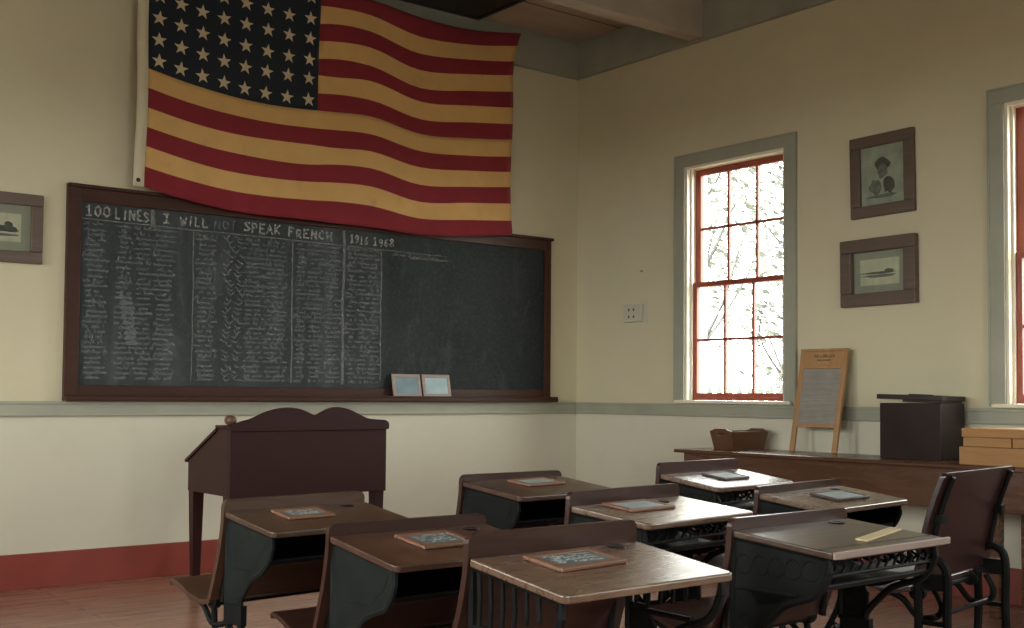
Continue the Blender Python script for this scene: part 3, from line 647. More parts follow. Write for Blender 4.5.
slate('writing_slate', 'small wooden framed slate on the blackboard tray, paler blue, the right of the pair', (5.045, YF-0.060, 1.176+0.083), 0.255, 0.175, rot=(tilt, 0, 0), frame='slateframe_grey', face='slate_pale', marks=False, group='slates on the blackboard tray')

# ------------------------------------------------------------------ framed pictures
def picture(label, loc, rot, W, H_, depth, fw, mw, mat, paper, art, fmat='frame'):
    """local: x along the wall, z up, -y towards the room"""
    t = thing('framed_picture', label, 'picture', loc, 0, None, rot)
    b = MB(); w2, h2 = W/2, H_/2
    b.box(-w2, w2, -depth, 0, h2-fw, h2); b.box(-w2, w2, -depth, 0, -h2, -h2+fw)
    b.box(-w2, -w2+fw, -depth, 0, -h2+fw, h2-fw); b.box(w2-fw, w2, -depth, 0, -h2+fw, h2-fw)
    b.build('frame', M[fmat], t, bevel=0.006)
    a, c = w2-fw, h2-fw
    MB().box(-a, a, -0.010, -0.002, -c, c).build('mount', M[mat], t)
    a, c = a-mw, c-mw
    ph = MB().box(-a, a, -0.013, -0.0101, -c, c).build('photograph', M[paper], t)
    b1, b2 = MB(), MB(); art(b1, b2, a, c)
    b1.build('dark_shapes', M['photo_dark'], ph); b2.build('grey_shapes', M['photo_mid'], ph)
    a, c = w2-fw*0.9, h2-fw*0.9
    MB().box(-a, a, -0.018, -0.0165, -c, c).build('glass', M['glass'], t)
    return t
def blob(b, cx, cz, rx, rz_, y, n=14, seed=1, j=0.25):
    rnd = random.Random(seed)
    pts = [(cx+rx*math.cos(2*PI*k/n)*(1+rnd.uniform(-j, j)), cz+rz_*math.sin(2*PI*k/n)*(1+rnd.uniform(-j, j))) for k in range(n)]
    b.bm.faces.new([b.v((p[0], y, p[1])) for p in pts])
def art_left(d, g, a, c):
    blob(d, a*0.45, -c*0.10, a*0.48, c*0.26, -0.0135, 16, 3); blob(d, a*0.62, c*0.22, a*0.14, c*0.2, -0.0137, 10, 4)
    blob(g, a*0.1, -c*0.55, a*0.8, c*0.10, -0.0134, 12, 5)
def art_portrait(d, g, a, c):
    blob(d, 0, c*0.42, a*0.42, c*0.26, -0.0136, 14, 6); blob(g, 0, c*0.15, a*0.3, c*0.3, -0.0139, 12, 7)
    blob(d, a*0.35, -c*0.42, a*0.38, c*0.34, -0.0134, 14, 8); blob(g, -a*0.4, -c*0.45, a*0.36, c*0.32, -0.0133, 12, 9)
    blob(g, 0, -c*0.85, a*0.8, c*0.08, -0.0135, 12, 10)
def art_water(d, g, a, c):
    blob(d, -a*0.05, -c*0.08, a*0.88, c*0.09, -0.0136, 18, 11); blob(d, a*0.5, c*0.05, a*0.25, c*0.14, -0.0134, 10, 12)
    blob(g, 0, -c*0.3, a*0.9, c*0.12, -0.0132, 14, 13)
picture('brown framed photograph at the left end of the front wall, left of the blackboard', (1.82, YF, 2.187), (0, 0, 0), 0.63, 0.425, 0.03, 0.072, 0.055, 'mat_board', 'photo_paper', art_left)
RZ = -PI/2
picture('upright brown framed print of figures, the upper of two pictures beside the window', (XR, 4.405, 2.643), (0, R(-1.0), RZ), 0.475, 0.535, 0.032, 0.075, 0.03, 'photo_green', 'photo_green', art_portrait)
picture('wide dark framed photograph of a shoreline, the lower of two pictures beside the window', (XR, 4.43, 2.013), (0, R(-0.6), RZ), 0.56, 0.44, 0.05, 0.085, 0.05, 'mat_board', 'photo_paper', art_water, 'frame')

# ------------------------------------------------------------------ little electrical box and a nail
t = thing('wall_outlet_box', 'small off-white surface mounted socket box on the wall left of the window', 'socket', (XR, 6.70, 1.855))
MB().box(-0.035, 0, -0.10, 0.10, -0.07, 0.07).build('box', M['white'], t, bevel=0.006)
MB().box(-0.004, 0.0, -0.14, -0.101, -0.09, 0.10).build('back_plate', M['white'], t)
for y in (-0.02, 0.035):
    for z in (-0.028, 0.028): MB().box(-0.037, -0.0345, y-0.008, y+0.008, z-0.010, z+0.010).build('socket_slot', M['print'], t)
tag(MB().tube([(XR+0.002, 6.615, 2.186), (XR-0.03, 6.615, 2.19)], 0.006).build('nail', M['trim']), 'bare nail in the wall above the small socket box', 'nail')

# ------------------------------------------------------------------ teacher's desk
t = thing('teacher_desk', 'tall dark red slant-top teacher desk with a scalloped crest standing before the blackboard', 'desk', (2.728, 5.96, 0))
DW, DD = 1.0, 0.56     # local: x along the front wall, y towards the blackboard
side = [(0.0, 0.627), (0.0, 1.0), (0.15, 1.0), (DD-0.012, 0.812), (DD-0.012, 0.627)]
b = MB(); b.prism(side, 0.0, 0.02); b.prism(side, DW-0.02, DW); b.box(0.02, DW-0.02, DD-0.03, DD-0.012, 0.627, 0.805); b.box(0.02, DW-0.02, 0.02, DD-0.03, 0.627, 0.642)
b.build('desk_box', M['mahogany'], t, bevel=0.003)
MB().box(0.0, DW, -0.018, 0.0, 0.620, 1.0).build('back_panel', M['mahogany'], t, bevel=0.003)
b = MB(); b.box(-0.008, DW+0.008, -0.02, 0.165, 1.001, 1.016); b.build('top_shelf', M['mahogany'], t, bevel=0.004)
b = MB(); b.strip([(DD+0.02, 0.806), (0.152, 1.003)], 0.018, -0.010, DW+0.010); b.build('writing_lid', M['mahogany'], t, bevel=0.003)
cp = [(-0.01, 0.0), (-0.01, 0.03), (0.06, 0.055), (0.12, 0.072), (0.19, 0.105), (0.27, 0.128), (0.34, 0.135), (0.41, 0.128), (0.465, 0.108), (0.51, 0.090), (0.55, 0.108), (0.60, 0.130), (0.66, 0.138), (0.73, 0.125), (0.80, 0.095), (0.86, 0.068), (0.92, 0.060), (0.985, 0.055), (1.01, 0.035), (1.01, 0.0), (0.98, -0.006), (0.02, -0.006)]
cp = [(x*(DW+0.02)/1.02, 0.990+z*0.94) for x, z in cp]
pts = catmull(cp[1:19], 4); b = MB(); b.prism([(p[0], p[1]) for p in pts]+cp[19:]+[cp[0]], -0.034, -0.0185, 'Y')
b.build('scalloped_crest', M['mahogany'], t, bevel=0.003)
MB().lathe([(0.012, -0.03), (0.026, -0.024), (0.028, 0.0), (0.026, 0.024), (0.012, 0.03)], 0.022, 0.03, 1.045, 16, 'Y').build('turned_knob', M['mahogany_light'], t, smooth=True)
for x, y in ((0.035, 0.036), (DW-0.035, 0.036), (0.035, DD-0.055), (DW-0.035, DD-0.055)):
    b = MB(); a0, a1 = 0.034, 0.020
    A = [b.v((x+sx_*a1, y+sy_*a1, 0)) for sx_, sy_ in ((-1, -1), (1, -1), (1, 1), (-1, 1))]
    B = [b.v((x+sx_*a0, y+sy_*a0, 0.63)) for sx_, sy_ in ((-1, -1), (1, -1), (1, 1), (-1, 1))]
    b.bm.faces.new(A[::-1]); b.bm.faces.new(B)
    for i in range(4): b.bm.faces.new((A[i], A[(i+1) % 4], B[(i+1) % 4], B[i]))
    b.build('leg', M['mahogany'], t, bevel=0.003)

# ------------------------------------------------------------------ pupils' desks
def iron_leg(x, top_z, mat, root, hub=0.40, spread=0.20, y0=-0.06):
    """one cast-iron pedestal: bracket above, slotted waist, splayed feet with a cross bar"""
    b = MB(); t = 0.011
    def bar(pts, r, flat=0.7): b.tube([(x, p[0], p[1]) for p in catmull(pts, 5)], r, 8)
    # two uprights close together, parting to the feet
    bar([(y0-0.045, hub+0.02), (y0-0.040, hub-0.10), (y0-0.075, 0.20), (y0-0.15, 0.07), (y0-spread, 0.012)], 0.014)
    bar([(y0+0.045, hub+0.02), (y0+0.040, hub-0.10), (y0+0.075, 0.20), (y0+0.15, 0.07), (y0+spread, 0.012)], 0.014)
    bar([(y0-0.075, 0.17), (y0, 0.14), (y0+0.075, 0.17)], 0.010)
    bar([(y0-0.04, 0.30), (y0, 0.34), (y0+0.04, 0.30)], 0.008)
    bar([(y0-0.02, 0.30), (y0+0.025, 0.26), (y0-0.02, 0.22), (y0+0.02, 0.18)], 0.007)
    for s in (-1, 1):
        yy = y0+s*spread; b.box(x-0.02, x+0.02, min(yy-s*0.03, yy+s*0.02), max(yy-s*0.03, yy+s*0.02), 0, 0.014)
    b.box(x-0.012, x+0.012, y0-0.058, y0+0.058, hub-0.02, hub+0.05)
    return b.build('leg', mat, root, smooth=False)
def side_panel(x, D, zb, zf, style, mat, root, hub=0.44):
    """cast side under the desktop, deep at the back and curving up to the front"""
    zt = lambda y: zb+(zb-zf)*(y+0.02)/(D-0.02)-0.026 if True else 0
    top = [(0.0, zb-0.022), (-D+0.045, zf-0.022+0.004)]
    low = [(-D+0.045, zf-0.060), (-D+0.065, zf-0.105), (-D+0.10, zf-0.140), (-D*0.60, zf-0.162), (-D*0.48, zf-0.185), (-D*0.37, zf-0.225), (-0.100, hub+0.03), (-0.10, hub), (0.0, hub)]
    b = MB(); t = 0.005
    outline = top+catmull(low[:-1], 4)+[low[-1]]
    def tb(pts, r=0.0085): b.tube([(x, p[0], p[1]) for p in pts], r, 6)
    def T(y): return zb-0.022+(zb-zf-0.004)*(y)/(D-0.045)
    if style == 'solid':
        b.prism(outline, x-t, x+t)
        tb(outline+[outline[0]], 0.010)
        # raised rim of the pressed panel
        tb([(-0.03, T(-0.03)-0.03), (-D+0.075, T(-D+0.075)-0.025), (-D+0.10, T(-D+0.1)-0.075), (-D*0.55, zf-0.140), (-0.05, zf-0.150), (-0.03, T(-0.03)-0.03)], 0.006)
    else:
        tb(outline+[outline[0]], 0.012)
        body = [(-0.01, hub), (-0.01, hub+0.16), (-0.07, hub+0.16), (-0.11, hub+0.10), (-0.10, hub)]
        b.prism(body, x-t, x+t)
        base = zf-0.145
        tb([(0, base), (-D*0.62, base)], 0.009)
        if style == 'bars':
            for k in range(6):
                y = -0.03-k*(D-0.11)/6.0
                tb([(y, T(y)), (y-0.004, (T(y)+base)/2), (y, max(base, base+0.012*k))], 0.007)
        else:
            if style == 'floral': b.prism(outline, x-0.004, x+0.004)
            r = 0.030
            for k in range(5):
                y = -0.045-k*0.062; z = (T(y)+base)/2+0.004*k
                if z-base < 0.02: continue
                rr = min(r, (T(y)-base)/2*0.9)
                tb([(y+rr*math.cos(a*PI/6), z+rr*math.sin(a*PI/6)) for a in range(13)], 0.006)
                for a in range(3):
                    an = a*PI/3+0.4
                    tb([(y-rr*math.cos(an), z-rr*math.sin(an)), (y+rr*math.cos(an), z+rr*math.sin(an))], 0.0045)
            tb(catmull([(-0.02, base-0.02), (-0.07, base-0.06), (-0.02, base-0.10), (-0.07, base-0.13)], 5), 0.007)
            b.prism([(-0.0, base), (-D*0.60, base), (-D*0.40, base-0.035), (-0.0, base-0.06)], x-0.004, x+0.004)
    return b.build('side_panel', mat, root)
def seat_arm(x, hub, sz, mat, root, y1=0.32):
    b = MB()
    b.tube([(x, p[0], p[1]) for p in catmull([(0.0, hub-0.03), (0.05, hub-0.075), (0.14, hub-0.085), (0.20, sz-0.055), (0.27, sz-0.030), (y1, sz-0.018)], 6)], 0.011, 8)
    b.lathe([(0.010, -0.014), (0.034, -0.012), (0.034, 0.012), (0.010, 0.014)], x, 0.125, sz-0.02, 16, 'X')
    b.tube([(x, p[0], p[1]) for p in catmull([(0.125, sz-0.05), (0.115, sz-0.13), (0.06, sz-0.17), (0.01, sz-0.12)], 6)], 0.012, 8)
    b.tube([(x, 0.02, hub+0.28), (x, 0.045, hub+0.14), (x, 0.06, hub)], 0.012, 8)
    return b.build('seat_bracket', mat, root)
def board(prof, th, w2, r):
    """a curved board whose two upper corners are rounded with radius r; prof runs from the top down as (y, z)"""
    b = MB(); xs = [-w2, -w2+r*0.08, -w2+r*0.3, -w2+r*0.62, -w2+r, w2-r, w2-r*0.62, w2-r*0.3, w2-r*0.08, w2]
    top = prof[0][1]; F, K = [], []
    for x in xs:
        d = min(x+w2, w2-x); dz = 0 if d >= r else r-math.sqrt(max(0, r*r-(r-d)**2)); zm = top-dz
        f, k = [], []
        for (y, z) in prof:
            if z > zm: z = zm
            f.append(b.v((x, y-th, z))); k.append(b.v((x, y, z)))
        F.append(f); K.append(k)
    m = len(prof)
    for i in range(len(xs)-1):
        for j in range(m-1):
            b.bm.faces.new((F[i][j], F[i+1][j], F[i+1][j+1], F[i][j+1])); b.bm.faces.new((K[i][j], K[i][j+1], K[i+1][j+1], K[i+1][j]))
        b.bm.faces.new((F[i][0], K[i][0], K[i+1][0], F[i+1][0])); b.bm.faces.new((F[i][m-1], F[i+1][m-1], K[i+1][m-1], K[i][m-1]))
    for i in (0, len(xs)-1):
        for j in range(m-1): b.bm.faces.new((F[i][j], F[i][j+1], K[i][j+1], K[i][j]))
    bmesh.ops.remove_doubles(b.bm, verts=b.bm.verts, dist=1e-5)
    bmesh.ops.dissolve_degenerate(b.bm, edges=b.bm.edges, dist=1e-6)
    return b
def make_desk(label, p, ang, W, zr, zb, zf, D, style='solid', top='topwood', back='redwood', seat_z=0.47, inkx=0.19, inky=-0.052, ornate=False, flap=False, iron=None, shelf=True):
    zb += 0.010; zf += 0.013
    a = R(ang); cx, cy = p[0]+math.cos(a)*W/2, p[1]+math.sin(a)*W/2
    t = thing('school_desk', label, 'school desk', (cx, cy, 0), a, 'old school desks with folding seats')
    w2 = W/2; hub = 0.44
    # back board: one curved board, top edge rounded at its corners, its foot swept forward to the seat
    zs = seat_z-0.015
    prof = catmull([(0.010, zr+0.006), (0.014, zr-0.08), (0.035, zr-0.18), (0.065, zr-0.27), (0.10, zs)], 5)
    o = board(prof, 0.021, w2, 0.026).build('backrest', M[back], t, bevel=0.004, seg=2)
    # desktop
    b = MB(); th = 0.022; y0, y1 = -0.013, -D+0.012
    n = 8; rr = 0.022
    def zt(y): return zb+(zf-zb)*(y-y0)/(y1-y0)
    out = [(-w2+0.002, y0), (w2-0.002, y0)]
    for k in range(n+1): an = -k*PI/2/n; out.append((w2-0.002-rr+rr*math.cos(an), y1+rr+rr*math.sin(an)))
    for k in range(n+1): an = -PI/2-k*PI/2/n; out.append((-w2+0.002+rr+rr*math.cos(an), y1+rr+rr*math.sin(an)))
    A = [b.v((x, y, zt(y))) for x, y in out]; B = [b.v((x, y, zt(y)-th)) for x, y in out]
    b.bm.faces.new(A); b.bm.faces.new(B[::-1])
    for i in range(len(out)): b.bm.faces.new((A[i], B[i], B[(i+1) % len(out)], A[(i+1) % len(out)]))
    dt = b.build('desktop', M[top], t, bevel=0.005, seg=3)
    b = MB(); yg = y0-0.035
    b.lathe([(0.026, -0.008), (0.030, 0.0015), (0.021, 0.0025), (0.017, 0.0005)], inkx, inky, zt(inky)+0.001, 20)
    b.build('inkwell', M['ink'], t)
    if flap:
        MB().box(-w2+0.004, w2-0.004, y1+0.055, y1+0.058, zt(y1+0.0565)-0.001, zt(y1+0.0565)+0.0012).build('hinge_seam', M['black'], t)
        b = MB(); b.box(-w2-0.004, w2+0.004, y1-0.007, y1+0.004, zf-0.018, zf+0.004); b.build('front_edging', M['slateframe_grey'], t, bevel=0.003)
    # book shelf: bottom board and a rolled front lip
    yb = -0.03; ys = -D+0.10
    if shelf:
     prof = catmull([(yb, zb-0.135), (ys*0.6, zf-0.125), (ys, zf-0.118), (ys-0.028, zf-0.100)], 5)
     MB().strip(prof, 0.010, -w2+0.03, w2-0.03).build('book_shelf', M['ironpaint'] if ornate else M['iron'], t, bevel=0.003)
     MB().box(-w2+0.03, w2-0.03, -0.034, -0.024, zb-0.14, zb-0.024).build('shelf_back', M['iron'], t)
    im = M[iron] if iron else (M['ironpaint'] if style == 'solid' else M['iron'])
    for s in (-1, 1):
        side_panel(s*(w2-0.022), D, zb, zf, ('scroll' if s > 0 else style) if style == 'floral' else style, im, t, hub)
        iron_leg(s*(w2-0.022), hub, M['iron'], t, hub-0.04)
        seat_arm(s*(w2-0.045), hub, seat_z, M['iron'], t)
    if ornate:
        b = MB()
        n = 12
        for k in range(n):
            x = -w2+0.06+(W-0.12)*k/(n-1)
            b.tube([(x-0.016, -D+0.055, zf-0.028), (x+0.010, -D+0.055, zf-0.05), (x-0.008, -D+0.055, zf-0.072)], 0.005, 5)
        b.tube([(-w2+0.03, -D+0.055, zf-0.028), (w2-0.03, -D+0.055, zf-0.028)], 0.006, 6)
        b.tube([(-w2+0.03, -D+0.055, zf-0.075), (w2-0.03, -D+0.055, zf-0.075)], 0.006, 6)
        b.build('fretwork', M['iron'], t)
    # seat: S-shaped board
    prof = catmull([(0.115, seat_z-0.014), (0.17, seat_z-0.024), (0.25, seat_z-0.012), (0.33, seat_z+0.014), (0.39, seat_z+0.026), (0.415, seat_z+0.014)], 5)
    MB().strip(prof, -0.018, -w2+0.012, w2-0.012).build('seat', M[back], t, bevel=0.005, seg=3)
    # rod under the seat tying both sides together
    MB().tube([(-w2+0.03, 0.125, seat_z-0.035), (w2-0.03, 0.125, seat_z-0.035)], 0.011, 8).build('hinge_rod', M['iron'], t)
    def on_top(x, y, lift=0.0):
        """a place on the desktop, in the room"""
        z = zt(y)+lift
        return (cx+x*math.cos(a)-y*math.sin(a), cy+x*math.sin(a)+y*math.cos(a), z), -math.atan2(zb-zf, y0-y1), a
    return on_top
DESKS = [
 ('A', 'leftmost old school desk, right in front of the teacher desk, solid grey iron side', (1.775, 3.92), 5.6, .62, .81, .765, .715, .34, dict(back='plaincover', seat_z=0.462, inkx=0.196, inky=-0.05)),
 ('B', 'middle old school desk of the left column, between the leftmost and front centre desks', (1.83, 3.26), 0, .62, .78, .74, .688, .41, dict(seat_z=0.425, inkx=0.206, inky=-0.064, top='topwood_red')),
 ('C', 'front centre old school desk, light brown worn top, barred iron side', (1.797, 2.47), 1, .62, .83, .763, .713, .395, dict(style='bars', shelf=False, seat_z=0.46, top='topwood2', inkx=0.192, inky=-0.045)),
 ('D', 'farthest old school desk of the middle column, below the right end of the blackboard', (2.82, 3.92), 2, .56, .86, .83, .79, .39, dict(seat_z=0.47, inkx=0.158, inky=-0.048, top='topwood_red', iron='iron')),
 ('E', 'old school desk in the centre of the group, top shining with window light', (2.80, 3.22), 7.5, .67, .84, .785, .745, .38, dict(style='floral', ornate=True, top='topwood2', seat_z=0.46, inkx=0.136, inky=-0.075)),
 ('F', 'farthest old school desk of the right column, shiny pale top, near the brown basket', (3.79, 3.74), 6.5, .62, .89, .835, .79, .34, dict(style='floral', ornate=True, seat_z=0.48, inkx=0.173, inky=-0.05, top='topwood2')),
 ('G', 'old school desk of the right column between the farthest desk and the dark folding seat', (3.80, 3.18), 8, .70, .82, .785, .74, .35, dict(seat_z=0.46, inkx=0.197, inky=-0.059, top='topwood2', iron='iron')),
 ('H', 'front right old school desk with a pale ruler lying on its brown top', (2.81, 2.46), 1.6, .62, .81, .77, .735, .40, dict(style='floral', ornate=True, flap=True, seat_z=0.455, inkx=0.177, inky=-0.058)),
]
TOPS = {}
for k, label, p, ang, W, zr, zb, zf, D, kw in DESKS:
    TOPS[k] = make_desk(label, p, ang, W, zr, zb, zf, D, **kw)
# slates lying on the desktops: desk, x, y, width, depth, turn
SL = [('A', -0.059, -0.134, .20, .125, 0, 'slateframe', 'slate', 'chalk-covered slate with an orange-brown frame on the desk before the teacher desk'),
      ('B', -0.015, -0.175, .21, .17, 2, 'slateframe', 'slate', 'chalk-scribbled slate on the middle desk of the left column'),
      ('C', -0.048, -0.135, .25, .15, 4, 'slateframe', 'slate', 'chalk-written slate with a thick reddish frame on the front centre desk'),
      ('D', 0.02, -0.136, .22, .13, 4, 'slateframe', 'slate_pale', 'pale slate on the farthest desk of the middle column'),
      ('E', -0.074, -0.122, .26, .15, 0, 'slateframe', 'slate_pale', 'pale slate with a reddish frame on the shiny central desk'),
      ('F', -0.002, -0.155, .20, .13, 0, 'slateframe_dark', 'slate_pale', 'thin dark edged slate on the farthest right desk'),
      ('G', 0.02, -0.181, .26, .14, -2, 'slateframe_dark', 'slate_pale', 'slate with a dark edge on the desk nearest the wall table')]
for i, (k, x, y, W, H_, rz, fm, fc, lab) in enumerate(SL):
    loc, tl, a = TOPS[k](x, y, 0.0008)
    o = slate('writing_slate', lab, loc, W, H_, frame=fm, face=fc, group='slates lying on the school desks', seed=i+3, fw=0.013 if fm == 'slateframe_dark' else 0.024)
    o.matrix_world = Matrix.Translation(loc) @ Matrix.Rotation(a, 4, 'Z') @ Matrix.Rotation(-tl, 4, 'X') @ Matrix.Rotation(R(rz), 4, 'Z')
loc, tl, a = TOPS['H'](0.115, -0.262, 0.0006)
o = thing('ruler', 'pale wooden ruler lying near the front edge of the front right desk', 'ruler')
MB().box(-0.165, 0.165, -0.019, 0.019, 0, 0.006).build('ruler_blade', M['ruler'], o, bevel=0.0015)
o.matrix_world = Matrix.Translation(loc) @ Matrix.Rotation(a, 4, 'Z') @ Matrix.Rotation(-tl, 4, 'X') @ Matrix.Rotation(R(14), 4, 'Z')

# rear seat of the last row (no desktop behind it)
a = R(9); W = 0.68
t = thing('school_bench', 'dark red-brown folding school seat seen from behind at the right edge, no desktop', 'school bench', (3.80+math.cos(a)*W/2, 2.32+math.sin(a)*W/2, 0), a)
w2 = W/2; zr = 0.925; zs = 0.53
prof = catmull([(0.014, zr+0.005), (0.040, 0.865), (0.068, 0.785), (0.090, 0.70), (0.108, 0.61), (0.120, zs)], 6)
o = board(prof, 0.020, w2, 0.018).build('backrest', M['darkseat'], t, bevel=0.004)
pf = catmull([(0.14, zs-0.02), (0.20, zs-0.034), (0.29, zs-0.022), (0.38, zs+0.004), (0.44, zs+0.012), (0.465, zs)], 5)
MB().strip(pf, -0.018, -w2+0.012, w2-0.012).build('seat', M['darkseat'], t, bevel=0.005, seg=3)
ly = 0.070
for s in (-1, 1):
    x = s*(w2-0.055)
    b = MB()
    b.tube([(x, p[0]-0.031, p[1]) for p in prof[2:-5]], 0.010, 8)
    b.box(x-0.016, x+0.016, 0.022, 0.056, 0.745, 0.775)
    b.build('back_iron', M['iron'], t)
    b = MB()
    for q in (-1, 1):
        b.tube([(x, p[0], p[1]) for p in catmull([(ly, 0.615), (ly+q*0.038, 0.595), (ly+q*0.055, 0.54), (ly+q*0.053, 0.36), (ly+q*0.068, 0.20), (ly+q*0.14, 0.07), (ly+q*0.20, 0.014)], 5)], 0.017, 8)
        b.box(x-0.022, x+0.022, ly+q*0.20-0.03, ly+q*0.20+0.03, 0, 0.016)
    b.box(x-0.012, x+0.012, ly-0.055, ly+0.055, 0.50, 0.56)
    b.tube([(x, ly-0.06, 0.38), (x, ly+0.06, 0.38)], 0.010, 6); b.tube([(x, ly-0.07, 0.17), (x, ly, 0.145), (x, ly+0.07, 0.17)], 0.009, 6)
    b.build('leg', M['iron'], t)
    xb = s*(w2-0.09)
    b = MB(); b.tube([(xb, p[0], p[1]) for p in catmull([(0.08, 0.50), (0.05, 0.44), (0.07, 0.40), (0.14, 0.39), (0.20, 0.45), (0.29, zs-0.05), (0.38, zs-0.025)], 6)], 0.012, 8)
    b.lathe([(0.010, -0.014), (0.030, -0.012), (0.030, 0.012), (0.010, 0.014)], xb, 0.14, zs-0.05, 16, 'X')
    b.build('seat_bracket', M['iron'], t)
MB().tube([(-w2+0.05, 0.14, zs-0.05), (w2-0.05, 0.14, zs-0.05)], 0.011, 8).build('hinge_rod', M['iron'], t)
MB().tube([(-w2+0.055, ly, 0.40), (w2-0.055, ly, 0.40)], 0.009, 8).build('stretcher', M['iron'], t)

# ------------------------------------------------------------------ long table against the window wall
TZ = 0.83
t = thing('wall_table', 'long red-brown wooden table with a deep apron standing along the window wall', 'table', (5.93, 5.68, 0), R(1.0))
LEN = 4.6
MB().box(-0.02, 0.51, -LEN, 0.0, TZ-0.024, TZ).build('tabletop', M['tablewood'], t, bevel=0.005)
b = MB(); b.box(0.02, 0.045, -LEN+0.06, -0.06, 0.58, TZ-0.025); b.build('front_apron', M['tablewood'], t, bevel=0.002)
b = MB(); b.box(0.045, 0.47, -0.085, -0.06, 0.58, TZ-0.025); b.build('end_apron', M['tablewood'], t, bevel=0.002)
b = MB(); b.box(0.045, 0.47, -LEN+0.06, -LEN+0.085, 0.58, TZ-0.025); b.build('end_apron', M['tablewood'], t, bevel=0.002)
b = MB(); b.box(0.46, 0.475, -LEN+0.1, -0.1, 0.66, TZ-0.025); b.build('back_apron', M['tablewood'], t)
for x, y in ((0.075, -0.115), (0.43, -0.115), (0.075, -2.3), (0.43, -2.3), (0.075, -LEN+0.115), (0.43, -LEN+0.115)):
    MB().box(x-0.03, x+0.03, y-0.03, y+0.03, 0, TZ-0.026).build('leg', M['tablewood'], t, bevel=0.004)

# wooden box basket with hand holes
t = thing('wooden_basket', 'small brown tapered wooden basket with hand holes on the wall table', 'basket', (6.255, 5.385, TZ), R(-4))
def taper_side(b, x0, x1, yb, yt, z1):   # long sides
    pass
L2b, L2t, W2b, W2t, HH = 0.150, 0.178, 0.092, 0.108, 0.128
th = 0.010
b = MB()
for s in (-1, 1):
    o_ = [(-L2b, s*W2b, 0), (L2b, s*W2b, 0), (L2t, s*W2t, HH), (-L2t, s*W2t, HH)]
    i_ = [(x*0.98, y-s*th, z) for x, y, z in o_]
    A = [b.v(p) for p in o_]; B = [b.v(p) for p in i_]
    b.bm.faces.new(A); b.bm.faces.new(B[::-1])
    for k in range(4): b.bm.faces.new((A[k], B[k], B[(k+1) % 4], A[(k+1) % 4]))
b.build('long_side', M['basket'], t, bevel=0.0015)
MB().box(-L2b, L2b, -W2b+0.004, W2b-0.004, 0, 0.009).build('bottom', M['basket'], t)
for s in (-1, 1):
    # end board with a raised top and a slot cut through it: built as strips round the hole
    b = MB(); rows_ = [(0, W2b), (0.110, W2b+0.031), (0.130, W2b+0.036), (0.148, W2b*0.6)]
    def ex(z): return s*(L2b+(L2t-L2b)*z/HH)
    def wy(z): return W2b+(W2t-W2b)*z/HH-0.001
    polys = [[(-wy(0), 0), (wy(0), 0), (wy(0.098), 0.098), (-wy(0.098), 0.098)],
             [(-wy(0.098), 0.098), (-0.036, 0.098), (-0.036, 0.119), (-wy(0.119), 0.119)],
             [(0.036, 0.098), (wy(0.098), 0.098), (wy(0.119), 0.119), (0.036, 0.119)],
             [(-wy(0.119), 0.119), (wy(0.119), 0.119), (wy(0.128), 0.128), (0.075, 0.134), (0.055, 0.145), (-0.055, 0.145), (-0.075, 0.134), (-wy(0.128), 0.128)]]
    for pl in polys:
        A = [b.v((ex(z), y, z)) for y, z in pl]; B = [b.v((ex(z)-s*th, y, z)) for y, z in pl]
        b.bm.faces.new(A); b.bm.faces.new(B[::-1])
        for k in range(len(pl)): b.bm.faces.new((A[k], B[k], B[(k+1) % len(pl)], A[(k+1) % len(pl)]))
    b.build('end_board', M['basket'], t)

# washboard leaning on the wall
wb = thing('washboard', 'old wooden washboard with a grey metal rubbing panel leaning on the wall beside the window', 'washboard', (6.335, 4.815, TZ+0.001), 0)
WBH, WBW = 0.70, 0.375; lean = math.asin(0.135/WBH)
wb.rotation_euler = (0, lean, 0)
def wbx(b, d0, d1, y0, y1, z0, z1): b.box(d0, d1, y0, y1, z0, z1)
h2 = WBW/2
for s in (-1, 1):
    b = MB(); y0, y1 = sorted((s*h2, s*(h2-0.036))); b.box(-0.022, 0.0, y0, y1, 0, WBH-0.004); b.build('leg', M['oak'], wb, bevel=0.003)
MB().box(-0.018, -0.004, -h2+0.036, h2-0.036, WBH-0.115, WBH-0.018).build('head_board', M['oak'], wb, bevel=0.002)
MB().box(-0.024, 0.002, -h2-0.002, h2+0.002, WBH-0.0175, WBH).build('top_rail', M['oak'], wb, bevel=0.003)
MB().box(-0.024, 0.0, -h2+0.037, h2-0.037, WBH-0.136, WBH-0.116).build('ledge', M['oak'], wb, bevel=0.002)
MB().box(-0.022, -0.002, -h2+0.037, h2-0.037, 0.165, 0.190).build('lower_rail', M['oak'], wb, bevel=0.002)
b = MB(); n = 90; z0, z1 = 0.19, WBH-0.136; pr_ = [(-0.0125+0.0012*math.sin(k*PI/2), z0+(z1-z0)*k/n) for k in range(n+1)]
b.strip([(x, z) for x, z in pr_], 0.003, -h2+0.036, h2-0.036, 'Y'); b.build('metal_panel', M['zinc'], wb)
b = MB(); rnd = random.Random(5)   # two worn, no longer readable lines of stencilled print on the head board
def stencil(y0, y1, z, h):
    y = y0
    while y > y1:
        w_ = h*rnd.uniform(0.55, 0.75); k = rnd.randint(0, 3)
        X = -0.0185
        def q(ya, yb, za, zb): b.box(X-0.0006, X+0.0006, min(ya, yb), max(ya, yb), za, zb)
        q(y, y-w_*0.3, z, z+h)
        if k != 1: q(y-w_*0.3, y-w_, z+h*0.75, z+h)
        if k != 2: q(y-w_*0.3, y-w_, z, z+h*0.25)
        if k >= 2: q(y-w_*0.7, y-w_, z, z+h)
        if k == 0: q(y-w_*0.3, y-w_*0.8, z+h*0.4, z+h*0.6)
        y -= w_+h*0.16
stencil(0.075, -0.085, WBH-0.060, 0.020); stencil(0.05, -0.06, WBH-0.083, 0.010)
